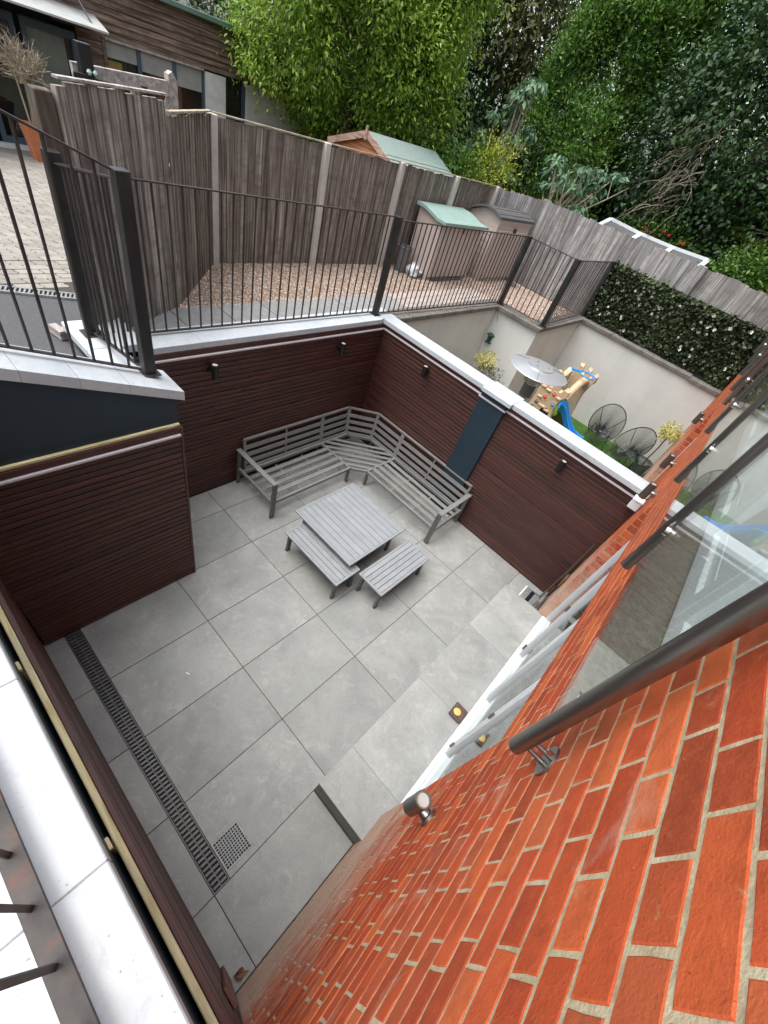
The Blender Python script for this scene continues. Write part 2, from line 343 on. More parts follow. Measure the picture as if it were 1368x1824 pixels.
# ------------------------------------------------------------------ mesh helpers
class MB:
    def __init__(s): s.v = []; s.f = []
    def add(s, vs, fs):
        o = len(s.v); s.v += [tuple(p) for p in vs]; s.f += [tuple(i + o for i in f) for f in fs]; return s
    def box(s, x0, x1, y0, y1, z0, z1):
        return s.add([(x0, y0, z0), (x1, y0, z0), (x1, y1, z0), (x0, y1, z0), (x0, y0, z1), (x1, y0, z1), (x1, y1, z1), (x0, y1, z1)],
                     [(0, 3, 2, 1), (4, 5, 6, 7), (0, 1, 5, 4), (1, 2, 6, 5), (2, 3, 7, 6), (3, 0, 4, 7)])
    def cbox(s, x0, x1, y0, y1, z0, z1, c=0.004):
        "box with chamfered edges"
        xs, ys, zs = (x0, x1), (y0, y1), (z0, z1); V = []; idx = {}
        for i in (0, 1):
            for j in (0, 1):
                for k in (0, 1):
                    p = (xs[i], ys[j], zs[k]); sg = (1 - 2 * i, 1 - 2 * j, 1 - 2 * k)
                    for a in range(3):
                        q = [p[b] + (0 if b == a else sg[b] * c) for b in range(3)]
                        idx[(i, j, k, a)] = len(V); V.append(tuple(q))
        F = []
        for a in range(3):
            b, d = (a + 1) % 3, (a + 2) % 3
            for e in (0, 1):
                q = []
                for (u, w_) in ((0, 0), (1, 0), (1, 1), (0, 1)):
                    t = [0, 0, 0]; t[a] = e; t[b] = u; t[d] = w_; q.append(idx[(*t, a)])
                F.append(tuple(q if e else q[::-1]))
        for a in range(3):
            b, d = (a + 1) % 3, (a + 2) % 3
            for u in (0, 1):
                for w_ in (0, 1):
                    t0 = [0, 0, 0]; t1 = [0, 0, 0]; t0[a] = 0; t1[a] = 1
                    for t in (t0, t1): t[b] = u; t[d] = w_
                    q = (idx[(*t0, b)], idx[(*t1, b)], idx[(*t1, d)], idx[(*t0, d)])
                    F.append(q if (u == w_) == False else q[::-1])
        for i in (0, 1):
            for j in (0, 1):
                for k in (0, 1):
                    t = (idx[(i, j, k, 0)], idx[(i, j, k, 1)], idx[(i, j, k, 2)])
                    F.append(t if (i + j + k) % 2 else t[::-1])
        return s.add(V, F)
    def bar(s, a, b, w_, h=None, up=(0, 0, 1)):
        "rectangular bar from a to b"
        h = h or w_; a = Vector(a); b = Vector(b); d = (b - a).normalized(); up = Vector(up)
        sx = d.cross(up)
        if sx.length < 1e-4: sx = d.cross(Vector((0, 1, 0)))
        sx.normalize(); sy = sx.cross(d)
        V = []
        for p in (a, b):
            for (u, q) in ((-1, -1), (1, -1), (1, 1), (-1, 1)): V.append(p + sx * u * w_ / 2 + sy * q * h / 2)
        return s.add(V, [(3, 2, 1, 0), (4, 5, 6, 7), (0, 1, 5, 4), (1, 2, 6, 5), (2, 3, 7, 6), (3, 0, 4, 7)])
    def tube(s, pts, r, n=10, cap=True):
        pts = [Vector(p) for p in pts]; rs = r if hasattr(r, '__len__') else [r] * len(pts)
        V = []; F = []; prev = None
        for i, p in enumerate(pts):
            d = (pts[min(i + 1, len(pts) - 1)] - pts[max(i - 1, 0)]).normalized()
            if prev is None:
                u = d.cross(Vector((0, 0, 1)));
                if u.length < 1e-3: u = d.cross(Vector((0, 1, 0)))
            else: u = prev - d * prev.dot(d)
            u.normalize(); prev = u; v = d.cross(u)
            for k in range(n):
                a = 2 * math.pi * k / n; V.append(p + (u * math.cos(a) + v * math.sin(a)) * rs[i])
        for i in range(len(pts) - 1):
            for k in range(n):
                F.append((i * n + k, i * n + (k + 1) % n, (i + 1) * n + (k + 1) % n, (i + 1) * n + k))
        if cap: F.append(tuple(range(n - 1, -1, -1))); F.append(tuple((len(pts) - 1) * n + k for k in range(n)))
        return s.add(V, F)
    def ring(s, pts, r, n=6):
        "closed tube"
        pts = [Vector(p) for p in pts]; N = len(pts); V = []; F = []
        c = sum(pts, Vector()) / N
        for i, p in enumerate(pts):
            d = (pts[(i + 1) % N] - pts[i - 1]).normalized(); u = (p - c); u = (u - d * u.dot(d)).normalized(); v = d.cross(u)
            for k in range(n):
                a = 2 * math.pi * k / n; V.append(p + (u * math.cos(a) + v * math.sin(a)) * r)
        for i in range(N):
            for k in range(n):
                j = (i + 1) % N
                F.append((i * n + k, i * n + (k + 1) % n, j * n + (k + 1) % n, j * n + k))
        return s.add(V, F)
    def lathe(s, prof, n=24, c=(0, 0, 0), cap=True):
        V = []; F = []
        for (r, z) in prof:
            for k in range(n):
                a = 2 * math.pi * k / n; V.append((c[0] + r * math.cos(a), c[1] + r * math.sin(a), c[2] + z))
        for i in range(len(prof) - 1):
            for k in range(n): F.append((i * n + k, i * n + (k + 1) % n, (i + 1) * n + (k + 1) % n, (i + 1) * n + k))
        if cap: F.append(tuple(range(n - 1, -1, -1))); F.append(tuple((len(prof) - 1) * n + k for k in range(n)))
        return s.add(V, F)
    def prism(s, poly, axis, a0, a1):
        "extrude polygon (2-D) along an axis"
        n = len(poly); V = []
        for a in (a0, a1):
            for (p, q) in poly:
                V.append({'x': (a, p, q), 'y': (p, a, q), 'z': (p, q, a)}[axis])
        F = [tuple(range(n - 1, -1, -1)), tuple(range(n, 2 * n))] + [(i, (i + 1) % n, n + (i + 1) % n, n + i) for i in range(n)]
        return s.add(V, F)
    def mesh(s, name, smooth=False):
        me = bpy.data.meshes.new(name); me.from_pydata(s.v, [], s.f)
        import bmesh
        bm = bmesh.new(); bm.from_mesh(me); bmesh.ops.recalc_face_normals(bm, faces=bm.faces); bm.to_mesh(me); bm.free()
        if smooth:
            me.polygons.foreach_set('use_smooth', [True] * len(me.polygons))
            try: me.set_sharp_from_angle(angle=math.radians(38))
            except Exception: pass
        return me

def WM(o):
    mb = o.matrix_basis
    return (WM(o.parent) @ o.matrix_parent_inverse @ mb) if o.parent else mb
def put(name, data, mat=None, parent=None, loc=None, rot=None, local=False):
    "link a mesh object; world coordinates unless local"
    if isinstance(data, MB): data = data.mesh(name, smooth=getattr(data, 'smooth', False))
    o = bpy.data.objects.new(name, data); COL.objects.link(o)
    if mat and not data.materials: data.materials.append(M[mat])
    if loc is not None: o.location = loc
    if rot is not None: o.rotation_euler = rot
    if parent:
        o.parent = parent
        if not local: o.matrix_parent_inverse = WM(parent).inverted()
    return o
def thing(name, label, cat, loc=(0, 0, 0), rz=0, group=None, rx=0):
    o = bpy.data.objects.new(name, None); COL.objects.link(o); o.empty_display_size = 0.05
    o.location = loc; o.rotation_euler = (rx, 0, rz); o['label'] = label; o['category'] = cat
    if group: o['group'] = group
    return o
def tag(o, label, cat, group=None):
    o['label'] = label; o['category'] = cat
    if group: o['group'] = group
    return o
def structure(o): o['kind'] = 'structure'; return o
def smooth(mb): mb.smooth = True; return mb
def copy_tree(o, parent=None):
    c = o.copy(); COL.objects.link(c)
    if parent: c.parent = parent
    for ch in o.children: copy_tree(ch, c)
    return c
# ================================================================== GROUND
def gz(x):
    "height of the upper ground"
    if x > -2.5: return 1.85
    if x > -8: return 1.85 - 0.25 * (-2.5 - x) / 5.5
    return 1.60
g = MB()
def strip(xs, y0, y1, dz=0.0, mb=None):
    mb = mb or g
    for a, b in zip(xs[:-1], xs[1:]):
        mb.add([(a, y0, gz(a) + dz), (b, y0, gz(b) + dz), (b, y1, gz(b) + dz), (a, y1, gz(a) + dz)], [(0, 1, 2, 3)])
strip([-600, -8, -2.5, -0.62], -600, 600)
strip([-0.62, 0.30], -600, 0.05)
strip([0.30, 3.5], -600, -1.20)
strip([7.3, 600], -600, 600); strip([3.5, 7.3], -600, -2.5); strip([3.5, 7.3], 11.2, 600)
strip([-0.62, 0.28], 6.9, 600)
strip([0.28, 3.5], 9.02, 600)
g.add([(-0.63, 0.04, -0.02), (3.6, 0.04, -0.02), (3.6, 9.1, -0.02), (-0.63, 9.1, -0.02)], [(0, 1, 2, 3)])
g.add([(0.29, -1.3, -0.021), (3.6, -1.3, -0.021), (3.6, 0.04, -0.021), (0.29, 0.04, -0.021)], [(0, 1, 2, 3)])
structure(put('ground', g, 'soil'))

# ================================================================== PATIO FLOOR
J = 0.0028; TH = 0.02
gb = MB()
for q in ((-0.41, 3.49, -0.666, 3.56), (-0.41, 0.61, -1.2, -0.666), (0.61, 3.0, -1.2, -0.999), (3.0, 3.49, -1.2, -0.666), (0.61, 2.744, -0.881, -0.666), (2.958, 3.0, -0.881, -0.666)): gb.box(*q, -0.016, -0.006)
floor = structure(put('patio_floor', gb, 'grout'))
xr = [-0.375, 0.0, 0.6, 1.2, 1.8, 2.4, 3.0]
yr = [-0.88, 0.0, 0.9, 1.8, 2.7, 3.54]
tcache = {}
def tile(x0, x1, y0, y1, z=0.0, parent=floor, mat='tile'):
    sx, sy = round(x1 - x0 - 2 * J, 4), round(y1 - y0 - 2 * J, 4); k = (sx, sy)
    if k not in tcache:
        tcache[k] = MB().cbox(-sx / 2, sx / 2, -sy / 2, sy / 2, -TH, 0, 0.0012).mesh('tile')
    return put('tile', tcache[k], mat, parent, loc=((x0 + x1) / 2, (y0 + y1) / 2, z))
for i in range(len(xr) - 1):
    for j in range(len(yr) - 1):
        x0, x1, y0, y1 = xr[i], xr[i + 1], yr[j], yr[j + 1]
        if x1 <= 0.61 and y1 <= 0.01: continue
        if x1 <= 0.61 and y0 < 0.01 and x0 < 0: y0 = 0.05
        if i == 5 and j == 0:      # tile cut around the square grate
            mb = MB(); a, b, c, d = x0 + J, x1 - J, y0 + J, y1 - J
            gx0, gx1, gy1 = 2.745, 2.957, -0.668
            mb.box(a, gx0, c, d, -TH, 0); mb.box(gx1, b, c, d, -TH, 0); mb.box(gx0, gx1, gy1, d, -TH, 0)
            put('tile', mb, 'tile', floor)
        else: tile(x0, x1, y0, y1)
for i in range(1, len(xr) - 1):
    if xr[i + 1] <= 0.61: continue
    tile(xr[i], xr[i + 1], -1.16, -1.0)
tile(3.0, 3.478, -1.16, -0.998); tile(3.0, 3.478, -0.998, -0.135)
tile(3.0, 3.478, 2.922, 3.54)

# drainage channel
ch = thing('drain_channel', 'long black slotted plastic drain channel set in the patio tiles', 'drain', (1.8, -0.94, 0))
b = MB(); b.box(0.612, 2.998, -0.998, -0.992, -0.03, 0.001); b.box(0.612, 2.998, -0.888, -0.882, -0.03, 0.001); b.box(0.612, 2.998, -0.943, -0.937, -0.03, -0.001)
b.box(0.612, 0.62, -0.992, -0.888, -0.03, 0.0005); b.box(2.99, 2.998, -0.992, -0.888, -0.03, 0.0005)
put('frame', b, 'drain_plastic', ch)
put('trough', MB().box(0.614, 2.996, -0.994, -0.886, -0.055, -0.05), 'drain_dark', ch)
rib = MB().cbox(-0.0098, 0.0098, -0.0235, 0.0235, -0.012, 0.0, 0.003).mesh('grating_bar')
k = 0.63
while k < 2.985:
    for yy in (-0.965, -0.914): put('grating_bar', rib, 'drain_plastic', ch, loc=(k, yy, 0.0))
    k += 0.0325
gr = thing('drain_grate', 'square grey metal gully grate in the tile beside the long channel', 'drain', (2.85, -0.773, 0))
b = MB()
for (a0, a1, c0, c1) in ((2.747, 2.955, -0.876, -0.866), (2.747, 2.955, -0.68, -0.67), (2.747, 2.757, -0.866, -0.68), (2.945, 2.955, -0.866, -0.68)): b.box(a0, a1, c0, c1, -0.02, 0.001)
put('frame', b, 'galv', gr)
for q in range(1, 10):
    x = 2.757 + 0.188 * q / 10; y = -0.866 + 0.186 * q / 10
    put('bar', MB().box(x - 0.0028, x + 0.0028, -0.866, -0.68, -0.016, -0.002), 'galv', gr)
    put('bar', MB().box(2.757, 2.945, y - 0.0028, y + 0.0028, -0.017, -0.0035), 'galv', gr)
put('sump', MB().box(2.75, 2.952, -0.872, -0.674, -0.06, -0.055), 'drain_dark', gr)

# raised step in front of the glazed doors
SZ = 0.257
step = structure(put('step', MB().box(3.008, 3.60, -0.128, 2.915, -0.01, SZ - 0.022), 'step_side'))
for y0, y1 in ((-0.133, 0.237), (0.237, 1.137), (1.137, 2.037), (2.037, 2.92)):
    sx, sy = 0.584, y1 - y0 - 0.0016
    put('tile', MB().cbox(2.996, 3.58, y0 + 0.0008, y1 - 0.0008, SZ - TH, SZ, 0.001), 'tile_pale', step)

# ================================================================== SLATTED SCREENS
PITCH = 0.0545; SLH = 0.0452; STH = 0.02
def slat_mesh(L): return MB().cbox(0, L, -STH, 0, 0, SLH, 0.003).mesh('slat')
def screen(name, label, loc, rz, L, ends=(1, 1), rx=0, cap=True, strip_=True, segs=None, top_batten=False):
    t = thing(name, label, 'slat screen', loc, rz, 'brown slatted wall screens', rx)
    segs = segs or [(0, L)]
    for (a, bb) in segs:
        me = slat_mesh(bb - a)
        for q in range(33):
            z = 1.812 - (q + 1) * PITCH + 0.006
            put('slat', me, 'slat', t, loc=(a, random.uniform(-0.0015, 0.0015), z + random.uniform(-.0015, .0015)), rot=(0, random.uniform(-.0006, .0006), 0), local=True)
        put('top_board', MB().cbox(a, bb, -STH, 0.001, 1.833, 1.882, 0.002), 'slat', t, local=True)
        if strip_: put('trim_strip', MB().cbox(a, bb, -0.018, 0.016, 1.811, 1.829, 0.002), 'alu_trim', t, local=True)
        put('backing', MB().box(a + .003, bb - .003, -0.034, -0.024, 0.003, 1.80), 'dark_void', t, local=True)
    if ends[0]: put('end_trim', MB().cbox(-0.022, -0.0005, -0.03, 0.004, 0.001, 1.882, 0.002), 'slat', t, local=True)
    if ends[1]: put('end_trim', MB().cbox(L + 0.0005, L + 0.022, -0.03, 0.004, 0.001, 1.882, 0.002), 'slat', t, local=True)
    return t
XB = -0.372     # face of the back screen
YD = 3.528      # face of the divider screen
screen('slat_screen', 'long brown slatted screen behind the left arm of the corner sofa', (XB, YD + .002, 0), -math.pi / 2, 3.45, ends=(0, 1))
screen('slat_screen', 'brown slatted screen between the back corner and the navy pilaster', (1.332, YD, 0), math.pi, 1.332 - XB - 0.001, ends=(0, 0))
screen('slat_screen', 'brown slatted screen between the navy pilaster and the brick house', (3.452, YD, 0), math.pi, 3.452 - 1.708, ends=(1, 0))
ls = screen('slat_screen', 'brown slatted screen below the navy stair wall at the left', (0.625, 0.175, 0), -math.pi / 2, 1.31, ends=(1, 0))
put('batten', MB().cbox(-0.02, 1.31, -0.058, -0.035, 1.86, 1.888, 0.003), 'batten', ls, local=True)
put('batten', MB().cbox(-0.02, 0.004, -0.33, -0.06, 1.86, 1.889, 0.003), 'batten', ls, local=True)
for q in range(33):
    z = 1.812 - (q + 1) * PITCH
    put('slat', MB().box(-0.019, -0.001, -0.96, -0.032, z, z + SLH), 'slat', ls, local=True)
fs = screen('slat_screen', 'brown slatted screen nearest the camera, seen from above along its top edge', (0.648, -1.148, 0), 0, 2.815, ends=(0, 1), rx=-0.019, strip_=False)
put('batten', MB().cbox(0, 2.81, -0.046, -0.022, 1.865, 1.893, 0.004), 'batten', fs, local=True)
for x in (0.3, 1.18, 2.01):
    put('batten', MB().cbox(x, x + 0.045, -0.078, -0.053, 1.2, 1.897, 0.003), 'batten', fs, local=True)
put('side_board', MB().cbox(2.67, 2.76, 0.002, 0.02, 0.02, 1.2, 0.003), 'slat_edge', fs, local=True)

# ================================================================== WALLS AROUND THE PATIO
def coping(parent, pts_x, y0, y1, z0, z1, along='x', name='coping_stone', mat='white_paint'):
    for a, bb in zip(pts_x[:-1], pts_x[1:]):
        if along == 'x': mb = MB().cbox(a + .0005, bb - .0005, y0, y1, z0, z1, 0.0035)
        else: mb = MB().cbox(y0, y1, a + .0005, bb - .0005, z0, z1, 0.0035)
        put(name, mb, mat, parent)
CZ0, CZ1 = 1.884, 1.945
rw = thing('retaining_wall', 'white-coped retaining wall under the black railing behind the corner sofa', 'wall', (-0.53, 1.8, 0))
put('wall_body', MB().box(-0.66, -0.412, 0.30, 3.57, -0.02, CZ0 - 0.002), 'navy', rw)
coping(rw, [0.43, 0.93, 1.72, 2.68, 3.46], -0.69, -0.378, CZ0, CZ1, 'y')
put('coping_stone', MB().cbox(-0.69, -0.40, 3.462, 3.76, CZ0, CZ1 + .001, 0.006), 'white_paint', rw)
# return beside the stair wall
put('return_body', MB().box(-0.66, 0.334, 0.0, 0.045, -0.02, 1.93), 'navy', rw)
put('coping_stone', MB().cbox(-0.86, -0.379, -0.02, 0.425, 1.932, 2.0, 0.006), 'white_paint', rw)
put('coping_stone', MB().cbox(-0.376, 0.293, -0.02, 0.235, 1.931, 1.999, 0.006), 'white_paint', rw)

dw = thing('divider_wall', 'white-coped dividing wall with navy pilaster and pyramid cap', 'wall', (1.5, 3.62, 0))
put('wall_body', MB().box(-0.39, 3.478, 3.565, 3.715, -0.02, CZ0 - 0.002), 'cream', dw)
coping(dw, [-0.398, 0.62, 1.335], 3.50, 3.742, CZ0, CZ1, 'x'); coping(dw, [1.758, 2.72, 3.40], 3.50, 3.742, CZ0, CZ1, 'x')
put('pilaster', MB().cbox(1.336, 1.704, 3.492, 3.563, 0.001, 1.895, 0.004), 'navy', dw)
put('trim_strip', MB().cbox(1.32, 1.72, 3.474, 3.491, 1.806, 1.826, 0.002), 'alu_trim', dw)
cp = MB(); cp.box(1.335, 1.757, 3.44, 3.785, 1.9, 1.945)
cx, cy = 1.546, 3.612
cp.add([(1.335, 3.44, 1.9455), (1.757, 3.44, 1.9455), (1.757, 3.785, 1.9455), (1.335, 3.785, 1.9455), (cx, cy, 2.005)], [(0, 1, 4), (1, 2, 4), (2, 3, 4), (3, 0, 4)])
put('pyramid_cap', cp, 'white_paint', dw)
eb = MB().cbox(3.375, 3.476, 3.385, 3.50, 1.76, 1.86, 0.006)
put('end_box', eb, 'white_plastic', dw)
put('box_lid', MB().cbox(3.368, 3.477, 3.378, 3.499, 1.862, 1.878, 0.003), 'white_plastic', dw)
put('coping_stone', MB().cbox(3.402, 3.477, 3.502, 3.742, CZ0, CZ1, 0.006), 'white_paint', dw)

sw = thing('stair_wall', 'navy painted stair wall with sloping white coping at the left', 'wall', (0.45, -0.4, 0))
SL = 0.373
def cz(y): return 2.153 - SL * (y - 0.245) if y > -0.9 else 2.153 + SL * 1.145
poly = [(0.195, 1.7), (0.195, cz(0.195) - 0.072), (-0.9, cz(-0.9) - 0.072), (-1.6, cz(-0.9) - 0.072), (-1.6, 1.7)]
put('wall_body', MB().prism(poly, 'x', 0.335, 0.566), 'navy', sw)
ys = [0.245, -0.10, -0.36, -0.62, -0.9]
for a, bb in zip(ys[:-1], ys[1:]):
    put('coping_stone', MB().prism([(a - .001, cz(a) - .07), (a - .001, cz(a)), (bb + .001, cz(bb)), (bb + .001, cz(bb) - .07)], 'x', 0.295, 0.597), 'white_paint', sw)
put('coping_stone', MB().cbox(0.295, 0.597, -1.6, -0.903, cz(-.9) - .07, cz(-.9), 0.004), 'white_paint', sw)
put('inner_wall', MB().box(0.34, 0.56, -1.3, 0.15, -0.02, 1.698), 'dark_void', sw)

NZ = 2.45
nw = thing('near_wall', 'broad white coping on navy wall filling the lower left edge', 'wall', (2.0, -1.35, 0))
put('wall_body', MB().box(0.60, 3.48, -1.5, -1.175, 0.0, NZ - 0.062), 'navy', nw)
coping(nw, [0.6, 1.03, 1.63, 2.235, 2.832, 3.47], -1.56, -1.135, NZ - 0.06, NZ, 'x')

# ================================================================== RAILINGS
def rod(a, b_, r=0.0065): return MB().tube([a, b_], r, 6)
def railing(name, label, runs, posts, group='black steel garden railings', bar_r=0.0085):
    "runs: list of (p0, p1, n) with p=(x,y,zbottom,ztop)"
    t = thing(name, label, 'railing', (posts[0][0], posts[0][1], posts[0][2]) if posts else runs[0][0][:3], 0, group)
    for (p0, p1, n) in runs:
        A0, A1 = Vector(p0[:2]), Vector(p1[:2])
        lo0, lo1 = (*A0, p0[2]), (*A1, p1[2]); hi0, hi1 = (*A0, p0[3]), (*A1, p1[3])
        put('bottom_rail', MB().bar(lo0, lo1, 0.028, 0.009), 'rail_iron', t)
        put('top_rail', MB().bar(hi0, hi1, 0.028, 0.01), 'rail_iron', t)
        for k in range(n):
            f = (k + 0.75) / (n + 0.5); q = A0.lerp(A1, f)
            z0 = p0[2] + (p1[2] - p0[2]) * f; z1 = p0[3] + (p1[3] - p0[3]) * f
            put('baluster', MB().tube([(*q, z0), (q[0] + random.uniform(-.004, .004), q[1] + random.uniform(-.004, .004), z1)], bar_r, 6), 'rail_iron', t)
    for (x, y, z0, z1, wd) in posts:
        p = put('post', MB().cbox(x - wd / 2, x + wd / 2, y - wd / 2, y + wd / 2, z0, z1, 0.003), 'rail_black', t)
        put('base_plate', MB().cbox(x - wd * .85, x + wd * .85, y - wd * .85, y + wd * .85, z0 - 0.002, z0 + 0.007, 0.002), 'rail_iron', p)
    return t
railing('railing', 'black steel railing on the white coping behind the corner sofa',
        [((-0.60, 0.19, 1.975, 3.085), (-0.545, 3.40, 1.975, 3.055), 29)],
        [(-0.62, 0.118, 2.0, 3.17, 0.085), (-0.53, 3.455, 1.945, 3.065, 0.07)])
railing('railing', 'short black railing across the white return coping beside the stair post',
        [((-0.575, 0.12, 2.03, 3.115), (0.36, 0.115, 2.2, 3.29), 8)], [])
t = railing('railing', 'sloping black stair railing with tall square post on the left coping',
        [((0.395, 0.06, cz(0.06) + .03, 3.34), (0.395, -1.05, cz(-.9) + .09, 3.34 + SL * 1.11), 11)],
        [(0.395, 0.105, cz(0.105) + .012, 3.345, 0.072)])
wr = railing('railing', 'worn steel railing foot with rusty bars at the bottom left corner',
        [((0.65, -1.272, NZ + .05, NZ + 1.1), (3.44, -1.272, NZ + .05, NZ + 1.1), 0)], [], bar_r=0.008)
for o in list(wr.children):
    if o.name.startswith('bottom_rail'):
        o.data = MB().cbox(0.65, 3.44, -1.297, -1.247, NZ + .045, NZ + .055, .002).mesh('bottom_rail'); o.data.materials.append(M['rail_worn'])
x = 0.75
while x < 3.4:
    if not (2.85 < x < 2.9): pass
    put('baluster', MB().tube([(x, -1.276, NZ + .05), (x, -1.276, NZ + 1.1)], 0.009, 4), 'rail_worn', wr); x += 0.129
railing('railing', 'black steel railing round the neighbour yard on the grey lichened coping',
        [((-0.52, 3.52, 1.965, 3.03), (-0.44, 6.74, 1.965, 3.02), 31), ((-0.38, 6.79, 1.965, 3.02), (0.44, 6.845, 1.965, 3.01), 8), ((0.485, 6.91, 1.965, 3.0), (0.425, 9.02, 1.965, 2.975), 21)],
        [(-0.43, 6.785, 1.93, 3.035, 0.075), (0.488, 6.85, 1.93, 3.025, 0.085), (0.42, 9.06, 1.93, 2.98, 0.075)])

# ================================================================== NEIGHBOUR'S SUNKEN YARD
nb = thing('garden_wall', 'cream rendered wall round the neighbour yard with lichened grey coping', 'wall', (0.5, 7, 0))
put('wall_face', MB().box(-0.60, -0.412, 3.716, 6.93, -0.02, 1.855), 'cream', nb)
put('wall_face', MB().box(-0.411, 0.50, 6.722, 6.93, -0.02, 1.854), 'cream', nb)
put('wall_face', MB().box(0.30, 0.501, 6.931, 9.0, -0.02, 1.853), 'cream', nb)
put('wall_face', MB().box(0.502, 3.48, 8.842, 9.02, -0.02, 1.852), 'cream', nb)
put('coping_stone', MB().cbox(-0.66, -0.372, 3.765, 6.66, 1.857, 1.925, .006), 'lichen_stone', nb)
put('coping_stone', MB().cbox(-0.66, 0.545, 6.662, 6.95, 1.857, 1.925, .006), 'lichen_stone', nb)
put('coping_stone', MB().cbox(0.26, 0.545, 6.952, 8.795, 1.857, 1.925, .006), 'lichen_stone', nb)
for a, bb in ((0.262, 1.2), (1.2, 2.1), (2.1, 2.9), (2.9, 3.478)):
    put('coping_stone', MB().cbox(a + .001, bb - .001, 8.797, 9.06, 1.857 - (0.02 if a > 2.8 else 0), 1.925 - (0.02 if a > 2.8 else 0), .006), 'lichen_stone', nb)
NF = 0.09
structure(put('neighbour_floor', MB().box(-0.41, 3.48, 3.716, 8.84, -0.018, NF - 0.012), 'slab'))
tu = MB().box(1.45, 3.34, 4.6, 8.838, NF - 0.011, NF)
structure(put('artificial_turf', tu, 'turf'))
nbld = 9000
P = np.stack([rng.uniform(1.46, 3.33, nbld), rng.uniform(5.5, 8.83, nbld), np.full(nbld, NF)], 1)
v = []; f = []
for p in P:
    a = rng.uniform(0, 6.28); h = rng.uniform(.012, .022); dx, dy = math.cos(a) * .003, math.sin(a) * .003; lx, ly = rng.normal(0, .006, 2)
    o = len(v); v += [(p[0] - dx, p[1] - dy, p[2]), (p[0] + dx, p[1] + dy, p[2]), (p[0] + lx, p[1] + ly, p[2] + h)]; f.append((o, o + 1, o + 2))
me = bpy.data.meshes.new('grass'); me.from_pydata(v, [], f)
o = put('turf_blades', me, 'turf'); o['kind'] = 'stuff'; tag(o, 'short green artificial grass pile on the neighbour yard floor', 'grass')

# ================================================================== HOUSE
HX = 3.484
YS, YE, ZTOP = -2.6, 11.2, 5.6
OPEN = [(0.08, 2.91, SZ - .3, 2.205), (-0.085, 4.20, 2.688, 5.1), (4.85, 6.45, 0.05, 2.205), (5.42, 8.6, 2.688, 5.1)]
house = thing('brick_house', 'orange-red brick house with white glazed doors along the right side', 'house', (HX + .3, 1.5, 0))
yb = sorted({YS, YE} | {q for o_ in OPEN for q in o_[:2]}); zb = sorted({-0.02, ZTOP} | {q for o_ in OPEN for q in o_[2:]})
mb = MB()
for a, bb in zip(yb[:-1], yb[1:]):
    for c, d in zip(zb[:-1], zb[1:]):
        ym, zm = (a + bb) / 2, (c + d) / 2
        if any(q[0] < ym < q[1] and q[2] < zm < q[3] for q in OPEN): continue
        mb.add([(HX + .0016, a, c), (HX + .0016, bb, c), (HX + .0016, bb, d), (HX + .0016, a, d)], [(0, 1, 2, 3)])
for (a, bb, c, d) in OPEN:      # reveals
    x0, x1 = HX + .0016, HX + .36
    mb.add([(x0, a, c), (x1, a, c), (x1, a, d), (x0, a, d)], [(0, 1, 2, 3)]); mb.add([(x0, bb, c), (x1, bb, c), (x1, bb, d), (x0, bb, d)], [(3, 2, 1, 0)])
    mb.add([(x0, a, d), (x1, a, d), (x1, bb, d), (x0, bb, d)], [(0, 1, 2, 3)])
put('mortar_wall', mb, 'mortar', house)
# bricks in Flemish bond
CP, BH, JN = 0.0805, 0.0712, 0.0093
bcache = {}
def brick_mesh(L, variant, depth=0.03):
    "irregular brick, face towards -x, centred on y, z"
    key = (round(L, 3), variant, depth)
    if key in bcache: return bcache[key]
    r = random.Random(hash(key) & 0xffff)
    n = 8 if L > 0.15 else 4; out = []
    def jit(a): return r.uniform(-a, a)
    for k in range(n + 1): out.append((-L / 2 + L * k / n + (jit(.004) if 0 < k < n else jit(.0015)), -BH / 2 + jit(.0013)))
    out.append((L / 2 + jit(.0012), jit(.004)))
    for k in range(n + 1): out.append((L / 2 - L * k / n + (jit(.004) if 0 < k < n else jit(.0015)), BH / 2 + jit(.0013)))
    out.append((-L / 2 + jit(.0012), jit(.004)))
    N = len(out); V = []
    c = 0.0022
    for (y, z) in out: V.append((0.0 + jit(.0004), y - math.copysign(min(c, abs(y)), y), z - math.copysign(min(c, abs(z) * .8), z)))
    for (y, z) in out: V.append((0.0013, y, z))
    for (y, z) in out: V.append((depth, y, z))
    V.append((-0.0005, 0, 0))
    F = [(3 * N, (k + 1) % N, k) for k in range(N)]
    for a in (0, N):
        for k in range(N): F.append((a + k, a + (k + 1) % N, a + N + (k + 1) % N, a + N + k))
    bcache[key] = (V, F); return bcache[key]
bricks = []
nco = int(ZTOP / CP)
for kz in range(nco):
    z0 = kz * CP + JN / 2 + 0.0315 - CP; zc = z0 + BH / 2
    iv = [(YS, YE)]
    for (a, bb, c, d) in OPEN:
        if z0 + BH > c + .004 and z0 < d - .004:
            nx = []
            for (p, q) in iv:
                if bb <= p or a >= q: nx.append((p, q)); continue
                if a > p: nx.append((p, a))
                if bb < q: nx.append((bb, q))
            iv = nx
    y = YS - 1 + (0.169 if kz % 2 else 0) + random.uniform(-.012, .012); k = 0
    while y < YE:
        L = 0.215 if k % 2 == 0 else 0.1025
        for (p, q) in iv:
            a, bb = max(y, p), min(y + L, q)
            if bb - a > 0.02:
                near = a < 0.1 and zc < 5
                bricks.append(((a + bb) / 2, zc, bb - a, HX))
        y += L + JN; k += 1
def bscore(bk):
    p = cam_px((HX, bk[0], bk[1]))
    if p is None or not (-60 < p[0] < 1430 and -60 < p[1] < 1890): return 1e9
    return p[2]
bricks.sort(key=bscore)
mcache = {}
